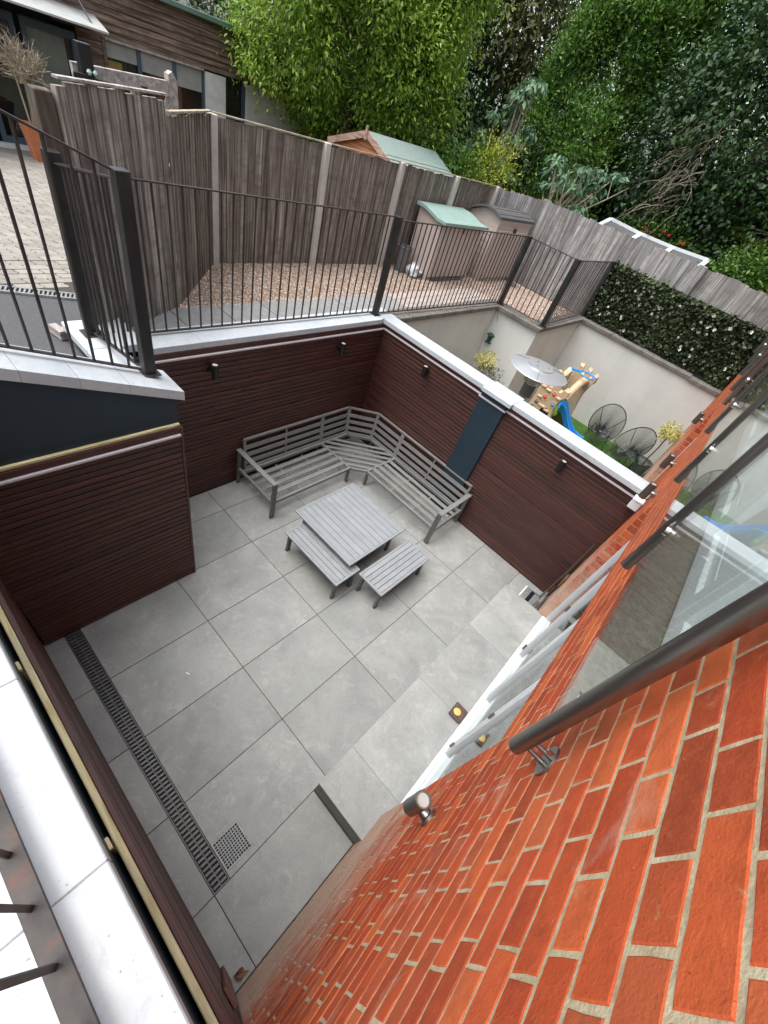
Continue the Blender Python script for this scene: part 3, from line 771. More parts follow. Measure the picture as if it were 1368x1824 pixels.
for (y, z, L, x) in bricks[:300]:
    Lr = 0.215 if L > .21 else (0.1025 if .1 < L < .104 else round(L, 2)); var = random.randrange(7)
    k = (Lr, var)
    if k not in mcache:
        V, F = brick_mesh(Lr, var); mm = MB(); mm.v = V; mm.f = F; mcache[k] = mm.mesh('brick')
    put('brick', mcache[k], 'brick', house, loc=(HX + random.uniform(-.0008, .0003), y, z), rot=(random.uniform(-.006, .006), random.uniform(-.008, .008), random.uniform(-.003, .003)))
mb = MB()
for (y, z, L, x) in bricks[300:]:
    if y < -1.6 or z > 5.2 or y > 9.0: 
        if bscore((y, z)) > 1e8 and (z > 4.4 or y < -1.6): continue
    if bscore((y, z)) > 1e8 and y > 5: continue
    V, F = brick_mesh(round(L, 2), random.randrange(3)); mb.add([(HX + p[0], y + p[1], z + p[2]) for p in V], F)
o = put('brick_courses', mb, 'brick', house); o['kind'] = 'stuff'
# bricks of the far reveals (faces towards -y)
for (yy, z0, z1) in ((2.91, SZ, 2.205), (6.45, NF, 2.205)):
    k = 0
    for kz in range(nco):
        za = kz * CP + JN / 2 + 0.0315 - CP
        if za < z0 + .01 or za + BH > z1: continue
        put('brick', MB().cbox(HX + .003, HX + .098, yy - .006, yy + .03, za, za + BH, .003), 'brick', house)

# --- lower glazed doors
def glazed(parent_name, y0, y1, z0, z1, x, divs, hinges=()):
    d = put('door_frame', MB().cbox(x, x + .07, y0, y1, z0, z0 + .05, .004).box(x, x + .07, y0, y1, z1 - .06, z1).box(x + .001, x + .069, y0, y0 + .05, z0 + .05, z1 - .06).box(x + .001, x + .069, y1 - .05, y1, z0 + .05, z1 - .06), 'white_plastic', house)
    put('threshold', MB().cbox(x - .045, x - .001, y0, y1, z0, z0 + .028, .003), 'white_plastic', d)
    ys_ = [y0 + .05] + divs + [y1 - .05]
    for a, bb in zip(ys_[:-1], ys_[1:]):
        m_ = MB(); st = 0.055; zz0, zz1 = z0 + .052, z1 - .062
        m_.box(x - .012, x + .05, a + .002, a + st, zz0, zz1); m_.box(x - .012, x + .05, bb - st, bb - .002, zz0, zz1)
        m_.box(x - .012, x + .05, a + st, bb - st, zz0, zz0 + st); m_.box(x - .012, x + .05, a + st, bb - st, zz1 - st, zz1)
        put('sash', m_, 'white_plastic', d)
        put('pane', MB().box(x + .012, x + .018, a + st - .004, bb - st + .004, zz0 + st - .004, zz1 - st + .004), 'door_glass', d)
    for (hy, hz) in hinges:
        put('hinge', smooth(MB().tube([(x - .022, hy, hz), (x - .022, hy, hz + .075)], .011, 10)), 'steel', d)
    return d
glazed('lower', 0.10, 2.89, SZ, 2.19, HX + .098, [0.80, 1.47, 2.16], [(0.80, .42), (0.80, 1.15), (0.80, 1.9), (2.16, 0.42), (2.16, 1.2)])
glazed('nb', 4.87, 6.43, NF, 2.19, HX + .098, [5.65])
def room(x0, y0, y1, z0, z1, fm='slab'):
    m_ = MB(); X1 = x0 + 3.2
    m_.add([(x0, y0, z0), (X1, y0, z0), (X1, y1, z0), (x0, y1, z0)], [(0, 1, 2, 3)])
    put('room_floor', m_, fm, house)
    m_ = MB(); m_.add([(X1, y0, z0), (X1, y1, z0), (X1, y1, z1), (X1, y0, z1)], [(0, 1, 2, 3)]); m_.add([(x0, y0, z1), (X1, y0, z1), (X1, y1, z1), (x0, y1, z1)], [(0, 1, 2, 3)])
    m_.add([(x0, y0, z0), (X1, y0, z0), (X1, y0, z1), (x0, y0, z1)], [(0, 1, 2, 3)]); m_.add([(x0, y1, z0), (X1, y1, z0), (X1, y1, z1), (x0, y1, z1)], [(0, 1, 2, 3)])
    put('room_wall', m_, 'room_paint', house)
room(HX + .36, -0.2, 4.0, SZ + .01, 2.5); room(HX + .36, 4.6, 7.5, NF, 2.5); room(HX + .40, -0.4, 4.4, 2.62, 5.3); room(HX + .40, 5.2, 8.8, 2.62, 5.3)
# --- upper white doors on a rough concrete sill behind the glass balustrade
def upper(y0, y1, leaf):
    s_ = put('sill', MB().cbox(HX - .002 + .006, HX + .235, y0 + .002, y1 - .002, 2.62, 2.686, .003), 'concrete_sill', house)
    x = HX + .215
    d = put('door_frame', MB().box(x, x + .07, y0, y1, 2.689, 2.73).box(x, x + .07, y0, y1, 5.0, 5.1).box(x, x + .07, y0, y0 + .06, 2.73, 5.0).box(x, x + .07, y1 - .06, y1, 2.73, 5.0), 'white_plastic', house)
    y = y0 + .06; n = max(1, round((y1 - y0 - .12) / leaf)); wl = (y1 - y0 - .12) / n
    for k in range(n):
        a, bb = y + k * wl + .004, y + (k + 1) * wl - .004; st = .1
        m_ = MB(); m_.cbox(x - .02, x + .045, a, a + st, 2.735, 4.995, .006); m_.cbox(x - .02, x + .045, bb - st, bb, 2.735, 4.995, .006)
        m_.cbox(x - .019, x + .044, a + st, bb - st, 2.735, 2.84, .006); m_.cbox(x - .019, x + .044, a + st, bb - st, 4.9, 4.995, .006); m_.cbox(x - .019, x + .044, a + st, bb - st, 3.28, 3.37, .006)
        put('leaf', m_, 'white_plastic', d)
        put('panel', MB().cbox(x, x + .02, a + st - .003, bb - st + .003, 2.842, 3.278, .008), 'white_plastic', d)
        put('pane', MB().box(x + .008, x + .014, a + st - .003, bb - st + .003, 3.368, 4.902), 'door_glass', d)
        put('bead', MB().cbox(x - .003, x + .006, a + st + .05, bb - st - .05, 2.9, 2.915, .003).cbox(x - .003, x + .006, a + st + .05, bb - st - .05, 3.2, 3.215, .003), 'white_plastic', d)
upper(-0.085, 4.20, 0.84); upper(5.42, 8.6, 0.8)

# --- juliet balcony: steel posts and glass panels
def juliet(label, ys_, zb_, zt_):
    X = 3.41; R_ = 0.0235
    t = thing('glass_balustrade', label, 'balustrade', (X, ys_[0], zb_), 0, 'glass balustrades on the brick house')
    for i, y in enumerate(ys_):
        p = put('post', smooth(MB().tube([(X, y, zb_), (X, y, zb_ + .003), (X, y, zt_)], [R_ - .001, R_, R_], 20)), 'steel', t)
        end = i in (0, len(ys_) - 1)
        for zz in ((zb_ + .04, zb_ + .085) if end else (zb_ + .05,)):
            put('standoff', smooth(MB().tube([(X + .015, y + (.028 if end else 0) * 0, zz), (HX + .001, y, zz)], .0075, 10)), 'steel', p)
        if end:
            put('flange', smooth(MB().tube([(HX - .0075, y, zb_ + .0625), (HX + .001, y, zb_ + .0625)], .048, 24)), 'steel', p)
            for s_ in (-1, 1):
                put('bolt', MB().tube([(HX - .026, y + s_ * .0, zb_ + .0625 + s_ * .038), (HX - .006, y, zb_ + .0625 + s_ * .038)], .0075, 6), 'steel_bright', p)
        for zz in (zb_ + .28, zt_ - .25):
            for s_ in ((1,) if i == 0 else ((-1,) if i == len(ys_) - 1 else (-1, 1))):
                put('clamp', smooth(MB().tube([(X - .013, y + s_ * .045, zz), (X + .013, y + s_ * .045, zz)], .024, 16).box(X - .012, X + .012, min(y + s_ * .02, y + s_ * .045), max(y + s_ * .02, y + s_ * .045), zz - .02, zz + .02)), 'steel_bright', p)
    for a, bb in zip(ys_[:-1], ys_[1:]):
        m_ = MB(); c = .05; z0, z1 = zb_ + .165, zt_ - .06; a2, b2 = a + .034, bb - .034
        m_.prism([(a2, z0), (b2, z0), (b2, z1), (a2, z1)], 'x', X - .005, X + .005)
        put('glass_panel', m_, 'glass', t)
    put('handrail', smooth(MB().tube([(X, ys_[0] - .02, zt_ + .022), (X, ys_[-1] + .02, zt_ + .022)], .0235, 16)), 'steel', t)
juliet('nearest steel and glass balustrade on the brick wall at the right edge', [-0.235, 0.885, 2.055, 3.26, 4.375], 2.762, 3.86)
juliet('farther steel and glass balustrade near the top right, beyond the first', [5.29, 6.33, 7.4, 8.5], 2.72, 3.86)

# ------------------------------------------------------------------ wall lights
def steel_light(y, z, label):
    t = thing('wall_light', label, 'wall light', (HX, y, z), 0, 'steel up and down wall lights')
    c = HX - .075
    put('mount', smooth(MB().tube([(HX + .001, y, z), (HX - .014, y, z), (HX - .018, y, z), (HX - .05, y, z)], [.04, .04, .028, .024], 20)), 'steel', t)
    put('body', smooth(MB().lathe([(.034, -.09), (.036, -.088), (.036, .088), (.034, .09), (.028, .09), (.0275, .082)], 28, (c, y, z), cap=False)), 'steel', t)
    put('lens', MB().lathe([(.0276, .079), (.0276, .081)], 24, (c, y, z)), 'lamp_lens', t)
    put('lens', MB().lathe([(.0335, -.089), (.0335, -.087)], 24, (c, y, z)), 'lamp_lens', t)
steel_light(-0.245, 1.885, 'steel cylinder wall light nearest the camera, below the first balustrade post')
steel_light(3.30, 2.06, 'steel cylinder wall light above the end of the white dividing coping')
steel_light(4.40, 1.99, 'second steel cylinder wall light past the dividing coping')
steel_light(6.58, 1.96, 'third steel cylinder wall light past the dividing coping')
steel_light(9.15, 1.95, 'farthest steel cylinder wall light, against the ivy screen')
def black_light(x, y, z, n, label):
    t = thing('wall_light', label, 'wall light', (x, y, z), 0, 'black up and down wall lights')
    n = Vector(n); c = Vector((x, y, z)) + n * .075
    put('mount', smooth(MB().tube([Vector((x, y, z)) - n * .001, Vector((x, y, z)) + n * .02, Vector((x, y, z)) + n * .024, c], [.036, .036, .018, .018], 18)), 'black_plastic', t)
    put('body', smooth(MB().lathe([(.03, -.075), (.032, -.073), (.032, .073), (.03, .075), (.026, .075), (.026, .07)], 24, tuple(c), cap=False)), 'black_plastic', t)
    put('lens', MB().lathe([(.0262, .068), (.0262, .0715)], 20, tuple(c)), 'lamp_lens', t)
    put('lens', MB().lathe([(.029, -.074), (.029, -.072)], 20, tuple(c)), 'lamp_lens', t)
black_light(XB, 1.0, 1.675, (1, 0, 0), 'black cylinder wall light left of the two on the long slatted screen')
black_light(XB, 2.72, 1.675, (1, 0, 0), 'black cylinder wall light on the long slatted screen near its corner')
black_light(0.50, YD, 1.675, (0, -1, 0), 'black cylinder wall light between the back corner and navy pilaster')
black_light(2.60, YD, 1.675, (0, -1, 0), 'black cylinder wall light between the navy pilaster and brick house')
# ================================================================== FURNITURE
SEAT = 0.27
sofa = thing('corner_sofa', 'grey metal slatted corner sofa frame without cushions', 'sofa', (-0.1, 3.0, 0))
SM = 'sofa_metal'
def sp(name, mb, mat=SM, parent=None): return put(name, mb, mat, parent or sofa)
# arms
for (p, q, ax) in (((-0.33, 1.31), (0.405, 1.31), 'x'), ((1.855, 3.485), (1.855, 2.765), 'y')):
    A = Vector((*p, 0)); B = Vector((*q, 0)); d = (B - A).normalized()
    sp('leg', MB().bar(A, A + Vector((0, 0, .545)) + d * .02, .045, .028, up=d), 'leg_metal')
    sp('leg', MB().bar(B, B + Vector((0, 0, .56)) - d * .0, .06, .028, up=d), 'leg_metal')
    a0 = A + Vector((0, 0, .548)) + d * -.01; a1 = B + Vector((0, 0, .566)) + d * .012
    sp('armrest', MB().bar(a0, a1, .062, .022), SM)
    sp('side_rail', MB().bar(A + Vector((0, 0, SEAT - .02)), B + Vector((0, 0, SEAT - .02)) - d * .016, .03, .04), SM)
for p in ((0.383, 2.615), (0.575, 2.815)):
    sp('leg', MB().bar((*p, 0), (*p, SEAT - .04), .04, .03), 'leg_metal')
for p in ((-0.31, 2.62), (0.56, 3.47), (-0.30, 3.16), (0.02, 3.47)):
    sp('leg', MB().bar((*p, 0), (*p, SEAT - .04), .035, .03), 'leg_metal')
# seat frames
def rail(a, b, w_=.035, h=.04, z=SEAT, name='seat_rail'): return sp(name, MB().bar((*a, z - h / 2), (*b, z - h / 2), w_, h))
rail((0.385, 1.325), (0.385, 2.60)); rail((-0.235, 1.325), (-0.235, 2.60)); rail((0.40, 2.618), (-0.25, 2.618), .032)
rail((0.585, 2.805), (1.84, 2.805)); rail((0.585, 3.415), (1.84, 3.415)); rail((0.567, 2.79), (0.567, 3.43), .032)
rail((0.402, 2.635), (0.552, 2.79), .03)
rail((-0.235, 2.636), (-0.235, 3.13)); rail((-0.225, 3.145), (0.03, 3.41)); rail((0.045, 3.415), (0.55, 3.415))
for k in range(4):
    x = 0.262 - k * 0.118
    sp('seat_slat', MB().cbox(x - .031, x + .031, 1.33, 2.60, SEAT - .012, SEAT + .002, .003))
    y = 2.928 + k * 0.118
    sp('seat_slat', MB().cbox(0.585, 1.84, y - .031, y + .031, SEAT - .012, SEAT + .002, .003))
for yy in (1.76, 2.19): sp('cross_support', MB().box(-0.16, 0.37, yy - .01, yy + .01, SEAT - .028, SEAT - .0135))
for xx in (1.02, 1.44): sp('cross_support', MB().box(xx - .01, xx + .01, 2.82, 3.34, SEAT - .028, SEAT - .0135))
# corner seat slats run parallel to the chamfer
d = Vector((1, 1, 0)).normalized(); nrm = Vector((-1, 1, 0)).normalized(); mid = Vector((0.477, 2.712, 0))
for k in range(6):
    c = mid + nrm * (0.07 + k * 0.104)
    # clip against x=-0.22..0.55 and y=2.635..3.4
    def lim(sgn):
        t_ = 0
        while t_ < 1.2:
            p = c + d * sgn * t_
            if not (-0.225 < p.x < 0.552 and 2.634 < p.y < 3.405): break
            t_ += .004
        return c + d * sgn * t_
    if not (-0.225 < c.x < 0.552 and 2.634 < c.y < 3.405): continue
    a, bb = lim(-1), lim(1)
    sp('seat_slat', MB().bar((a.x, a.y, SEAT - .006), (bb.x, bb.y, SEAT - .006), .05, .013))
a = mid + nrm * .02; bb = mid + nrm * .60
sp('cross_support', MB().bar((a.x, a.y, SEAT - .022), (bb.x, bb.y, SEAT - .022), .02, .015))
# backrest
TZ = 0.672
bp = [(-0.25, -0.338, 1.375, 1.375, 'L')]
Lb0, Lb1 = Vector((-0.262, 1.36, SEAT)), Vector((-0.262, 3.135, SEAT)); Lt0, Lt1 = Vector((-0.335, 1.38, TZ)), Vector((-0.335, 3.165, TZ))
Cb1, Ct1 = Vector((0.02, 3.432, SEAT)), Vector((-0.012, 3.497, TZ)); Rb1, Rt1 = Vector((1.80, 3.432, SEAT)), Vector((1.815, 3.497, TZ))
segs = [(Lb0, Lt0, Lb1, Lt1), (Lb1, Lt1, Cb1, Ct1), (Cb1, Ct1, Rb1, Rt1)]
for (b0, t0, b1, t1) in segs:
    sp('top_rail', MB().bar(t0, t1, .035, .022))
    up = ((t0 - b0).normalized())
    for fz in (0.22, 0.47, 0.72):
        sp('back_slat', MB().bar(b0.lerp(t0, fz), b1.lerp(t1, fz), .014, .05, up=up))
    sp('back_rail', MB().bar(b0.lerp(t0, .02), b1.lerp(t1, .02), .03, .026, up=up))
def upright(seg, f, w_):
    b0, t0, b1, t1 = seg; b_ = b0.lerp(b1, f); t_ = t0.lerp(t1, f)
    sp('upright', MB().bar(b_ - Vector((0, 0, .02)), t_ - Vector((0, 0, .008)), w_, .024, up=(b1 - b0).cross(Vector((0, 0, 1)))))
for s_, fs_ in ((0, (0.004, .355, .702, .717, .996)), (1, (.03, .97)), (2, (.004, .283, .300, .64, .996))):
    for f_ in fs_: upright(segs[s_], f_, .03 if f_ in (.004, .996, .702, .717, .283, .300, .03, .97) else .02)

def slat_table(name, label, cat, cx_, cy_, sx, sy, h, nsl, along, legin, group=None):
    t = thing(name, label, cat, (cx_, cy_, 0), 0, group)
    x0, x1, y0, y1 = cx_ - sx / 2, cx_ + sx / 2, cy_ - sy / 2, cy_ + sy / 2; fr = .028
    m_ = MB(); m_.cbox(x0, x1, y0, y0 + fr, h - .024, h, .003); m_.cbox(x0, x1, y1 - fr, y1, h - .024, h, .003)
    m_.cbox(x0, x0 + fr, y0 + fr, y1 - fr, h - .024, h - .0003, .003); m_.cbox(x1 - fr, x1, y0 + fr, y1 - fr, h - .024, h - .0003, .003)
    put('frame', m_, 'bench_metal', t)
    m_ = MB()
    span = (sx if along == 'y' else sy) - 2 * fr; pw = span / nsl
    for k in range(nsl):
        if along == 'x':
            a = y0 + fr + k * pw; put('slat', MB().cbox(x0 + fr + .001, x1 - fr - .001, a + .002, a + pw - .003, h - .014, h - .0015, .002), 'bench_metal', t)
        else:
            a = x0 + fr + k * pw; put('slat', MB().cbox(a + .002, a + pw - .003, y0 + fr + .001, y1 - fr - .001, h - .014, h - .0015, .002), 'bench_metal', t)
    put('underframe', MB().box(x0 + legin, x1 - legin, y0 + legin, y1 - legin, h - .032, h - .026), 'leg_metal', t)
    for sx_ in (-1, 1):
        for sy_ in (-1, 1):
            px, py = cx_ + sx_ * (sx / 2 - legin), cy_ + sy_ * (sy / 2 - legin)
            put('leg', MB().bar((px + sx_ * .012, py, 0), (px, py, h - .026), .05, .028, up=(1, 0, 0)), 'leg_metal', t)
            put('foot', MB().box(px + sx_ * .012 - .017, px + sx_ * .012 + .017, py - .027, py + .027, -.0005, .012), 'black_plastic', t)
    for sy_ in (-1, 1):
        put('apron', MB().box(x0 + legin, x1 - legin, cy_ + sy_ * (sy / 2 - legin) - .012, cy_ + sy_ * (sy / 2 - legin) + .012, h - .06, h - .033), 'leg_metal', t)
    return t
slat_table('coffee_table', 'large square grey slatted metal coffee table inside the corner sofa', 'table', 1.227, 1.828, 0.958, 0.952, 0.424, 11, 'x', .1)
slat_table('bench', 'grey slatted metal bench half tucked under the square table', 'bench', 1.33, 1.30, .885, .365, .325, 5, 'x', .05, 'slatted grey benches')
slat_table('bench', 'grey slatted metal bench standing clear of the square table', 'bench', 1.98, 1.873, .36, .885, .325, 5, 'y', .05, 'slatted grey benches')

# tray with wax on the step
t = thing('candle_tray', 'small brown square stone tray with yellow wax on the step', 'tray', (3.464, 1.158, SZ))
put('tray', MB().cbox(3.40, 3.527, 1.082, 1.235, SZ + .001, SZ + .032, .008), 'stone_brown', t)
wx = smooth(MB().lathe([(.034, 0), (.036, .004), (.03, .009), (.012, .011)], 14, (3.452, 1.15, SZ + .031)))
put('wax', wx, 'wax', t)
# dustpan and broom in the far corner
t = thing('dustpan', 'long-handled grey dustpan standing beside the step', 'dustpan', (3.30, 3.28, 0))
put('pan', MB().prism([(3.20, 0.002), (3.44, 0.002), (3.44, .16), (3.40, .17), (3.385, .03), (3.20, .012)], 'y', 3.16, 3.17).prism([(3.20, 0.002), (3.44, 0.002), (3.44, .16), (3.40, .17), (3.385, .03), (3.20, .012)], 'y', 3.40, 3.41).box(3.20, 3.44, 3.17, 3.40, .002, .01).box(3.41, 3.44, 3.17, 3.40, .01, .16), 'galv', t)
put('lip', MB().cbox(3.185, 3.205, 3.155, 3.415, .001, .016, .003), 'white_plastic', t)
put('rubber_strip', MB().box(3.28, 3.33, 3.171, 3.399, .0105, .014), 'black_plastic', t)
put('handle', smooth(MB().tube([(3.40, 3.29, .1), (3.42, 3.40, .7), (3.425, 3.445, 1.13)], .008, 8)), 'steel', t)
t = thing('broom', 'small hand broom with black head leaning in the corner by the house', 'broom', (3.44, 3.46, 0))
put('handle', smooth(MB().tube([(3.455, 3.44, .02), (3.44, 3.45, .45), (3.425, 3.47, .85)], .008, 8)), 'steel', t)
put('head', MB().cbox(3.405, 3.445, 3.36, 3.49, .36, .46, .008), 'black_plastic', t)
put('bristles', MB().cbox(3.447, 3.478, 3.362, 3.488, .37, .55, .01), 'dead_leaf', t)
# dead leaf at the foot of the wall
lf = []
for k in range(9):
    a = k / 8; lf.append(((a - .5) * .09, math.sin(a * 3.14) * .028, .012 + .02 * math.sin(a * 6)))
mb = MB(); mb.add([(p[0], p[1], p[2]) for p in lf] + [(p[0], -p[1] * .8, p[2] + .012) for p in lf] + [(p[0], 0, .003) for p in lf],
                  [(k, k + 1, 18 + k + 1, 18 + k) for k in range(8)] + [(18 + k, 18 + k + 1, 9 + k + 1, 9 + k) for k in range(8)])
o = put('fallen_leaf', mb, 'dead_leaf', loc=(3.43, -1.075, 0.003), rot=(0, .1, 1.0)); tag(o, 'curled dry brown leaf on the tile at the foot of the house wall', 'leaf')
mb = MB(); mb.bar((1.53, -.40, .004), (1.565, -.385, .004), .008, .004)
o = put('cigarette_end', mb, 'white_plastic'); tag(o, 'tiny white cigarette end on the patio tile beside the drain', 'cigarette')

# ================================================================== NEIGHBOUR'S THINGS
# patio heater
hx, hy = 1.50, 4.56
t = thing('patio_heater', 'tall silver patio heater with wide round reflector behind the dividing wall', 'patio heater', (hx, hy, NF))
put('base', smooth(MB().lathe([(.23, 0), (.23, .05), (.2, .08), (.2, .75), (.17, .78), (.04, .8)], 28, (hx, hy, NF))), 'steel_bright', t)
put('pole', smooth(MB().tube([(hx, hy, NF + .78), (hx, hy, 1.72)], .035, 16)), 'steel_bright', t)
put('burner', smooth(MB().lathe([(.05, 1.62), (.085, 1.66), (.085, 1.86), (.11, 1.865), (.125, 1.885), (.125, 1.955), (.10, 1.965), (.06, 1.985)], 28, (hx, hy, 0))), 'steel_bright', t)
put('burner_mesh', smooth(MB().lathe([(.087, 1.68), (.087, 1.85)], 28, (hx, hy, 0), cap=False)), 'leg_metal', t)
simple('reflector_metal', srgb(200, 203, 206), 0.28, 0.6, var=0, namt=0.04)
put('reflector', smooth(MB().lathe([(.40, 2.045), (.405, 2.05), (.40, 2.056), (.22, 2.092), (.18, 2.096), (.175, 2.112), (.05, 2.118), (.002, 2.119)], 40, (hx, hy, 0), cap=False)), 'reflector_metal', t)
for a in (0.4, 2.5, 4.6):
    put('rivet', MB().lathe([(.007, 2.116), (.007, 2.124)], 8, (hx + .10 * math.cos(a), hy + .10 * math.sin(a), 0)), 'black_plastic', t)
for a in (0.9, 3.0, 5.1):
    p0 = (hx + .2 * math.cos(a), hy + .2 * math.sin(a), 2.0985); p1 = (hx + .395 * math.cos(a), hy + .395 * math.sin(a), 2.059)
    put('seam', MB().bar(p0, p1, .006, .004), 'steel', t)
# climbing castle with slide
def blob_panel(poly, th, base, xdir, ydir, bev=.02):
    "thick rounded slab: poly in (u,v) with v up"
    base = Vector(base); xd = Vector(xdir).normalized(); nd = Vector(ydir).normalized(); N = len(poly)
    cu = sum(p[0] for p in poly) / N; cv = sum(p[1] for p in poly) / N; V = []
    for (off, sh) in ((-th / 2, bev), (-th / 2 + bev, 0), (th / 2 - bev, 0), (th / 2, bev)):
        for (u, v_) in poly:
            du, dv = cu - u, cv - v_; l = math.hypot(du, dv) or 1
            V.append(base + xd * (u + du / l * sh) + Vector((0, 0, v_ + dv / l * sh)) + nd * off)
    F = [tuple(range(N - 1, -1, -1)), tuple(range(3 * N, 4 * N))]
    for r_ in range(3):
        for k in range(N): F.append((r_ * N + k, r_ * N + (k + 1) % N, (r_ + 1) * N + (k + 1) % N, (r_ + 1) * N + k))
    return MB().add(V, F)
t = thing('climbing_frame', 'beige toddler castle climbing frame with blue slide on the turf', 'climbing frame', (1.6, 7.1, NF))
front = [(-.52, 0), (.46, 0), (.40, .35), (.33, .62), (.30, .80), (.36, .98), (.44, 1.05), (.42, 1.16), (.30, 1.18), (.24, 1.10), (.16, 1.10), (.12, 1.20), (.0, 1.22), (-.06, 1.12), (-.16, 1.12), (-.2, 1.22), (-.34, 1.22), (-.40, 1.10), (-.36, .9), (-.38, .65), (-.46, .3)]
fx, fy = 1.33, 6.85
front = [(u * .68 - .06, v_ * .98) for (u, v_) in front]
put('front_wall', smooth(blob_panel(front, .16, (fx, fy, NF), (1, .12, 0), (-.12, 1, 0), .03)), 'tan_plastic', t)
put('rear_wall', smooth(blob_panel([(u * .8, v_ * 1.2) for (u, v_) in front], .16, (fx + .17, fy + .80, NF), (.9, .12, 0), (-.12, 1, 0), .03)), 'tan_plastic', t)
put('side_wall', smooth(blob_panel([(-.30, 0), (.30, 0), (.30, 1.15), (.2, 1.32), (.08, 1.22), (-.08, 1.22), (-.2, 1.32), (-.30, 1.15)], .1, (fx - .16, fy + .40, NF), (.12, 1, 0), (1, 0, 0), .02)), 'tan_plastic', t)
arch = [Vector((fx + .20, fy + .0, NF + .98)) + Vector((.05 * a, .78 * a, .24 * math.sin(a * math.pi) + .12 * a)) for a in [k / 10 for k in range(11)]]
put('arch', smooth(MB().tube(arch, .07, 10)), 'tan_plastic', t)
put('platform', MB().cbox(fx - .1, fx + .2, fy + .09, fy + .70, NF + .55, NF + .62, .02), 'green_plastic', t)
for (u, v_, c) in ((-.10, .88, 'red_plastic'), (.08, 1.0, 'red_plastic'), (-.24, .72, 'blue_frame'), (-.30, .60, 'blue_frame'), (.20, .82, 'blue_plastic')):
    o_ = Vector((fx, fy, NF)) + Vector((1, .12, 0)).normalized() * u + Vector((.12, -1, 0)).normalized() * .075 + Vector((0, 0, v_))
    nd = Vector((.12, -1, 0)).normalized()
    o_ = o_ - Vector((1, .12, 0)).normalized() * u * .34 - Vector((.05, 0, v_ * .03))
    put('hold', smooth(MB().tube([o_, o_ + nd * .02, o_ + nd * .03], [.036, .03, .018], 12)), c, t)
    put('hold_rim', smooth(MB().ring([o_ + nd * .008 + Vector((1, .12, 0)) * .05 * math.cos(a) + Vector((0, 0, .062 * math.sin(a))) for a in [k * 6.283 / 14 for k in range(14)]], .012, 6)), 'tan_plastic', t)
for (u, v_, w_) in ((-.05, .70, .2), (-.24, .84, .14), (.12, .66, .16), (-.3, .45, .2), (.02, .40, .26), (.26, .5, .15), (-.12, 1.02, .16), (.24, .97, .14), (-.28, 1.05, .12), (0.1, .2, .3), (-.3, .2, .26)):
    o_ = Vector((fx, fy, NF)) + Vector((1, .12, 0)).normalized() * u + Vector((.12, -1, 0)).normalized() * .074 + Vector((0, 0, v_))
    o_ = o_ - Vector((1, .12, 0)).normalized() * u * .34 - Vector((.05, 0, v_ * .03)); w_ *= .8
    put('moulded_stone', smooth(MB().tube([o_ - Vector((w_ / 2, 0, 0)), o_ - Vector((w_ / 3, .01, -.01)), o_ + Vector((w_ / 3, -.01, .01)), o_ + Vector((w_ / 2, 0, 0))], [.012, .028, .028, .012], 8)), 'tan_plastic', t)
o_ = Vector((fx + .02, fy - .083, NF + .60)); put('opening', smooth(MB().lathe([(.002, 0), (.09, 0)], 16, (0, 0, 0), cap=False)), 'dark_void', t, loc=o_, rot=(math.pi / 2, 0, .12))
# slide: channel swept along a curve
path = [(0, .60), (.10, .585), (.22, .50), (.40, .34), (.58, .20), (.74, .11), (.90, .07), (1.05, .06)]
PW = 1.25
prof = [(-.2, .13), (-.185, .145), (-.17, .13), (-.155, .02), (-.11, 0), (.11, 0), (.155, .02), (.17, .13), (.185, .145), (.2, .13), (.17, -.015), (-.17, -.015)]
s0 = Vector((1.42, 7.27, NF)); sd_ = Vector((.9, .33, 0)).normalized(); path = [(a * .78, z_ * 1.1) for (a, z_) in path]; sn = Vector((-sd_.y, sd_.x, 0))
V = []; F = []; n = len(prof)
for i, (a, z_) in enumerate(path):
    for (u, h_) in prof: V.append(s0 + sd_ * a + sn * u * PW + Vector((0, 0, z_ + h_)))
for i in range(len(path) - 1):
    for k in range(n): F.append((i * n + k, i * n + (k + 1) % n, (i + 1) * n + (k + 1) % n, (i + 1) * n + k))
F += [tuple(range(n - 1, -1, -1)), tuple((len(path) - 1) * n + k for k in range(n))]
put('slide', smooth(MB().add(V, F)), 'blue_plastic', t)
hoop = Vector((1.56, 7.26, 1.49))
put('basketball_hoop', smooth(MB().ring([hoop + Vector((.14 * math.cos(a), .14 * math.sin(a), 0)) for a in [k * 6.283 / 24 for k in range(24)]], .014, 8)), 'blue_plastic', t)
put('hoop_bracket', MB().bar(hoop + Vector((-.14, 0, 0)), hoop + Vector((-.3, -.05, -.02)), .05, .03), 'blue_plastic', t)

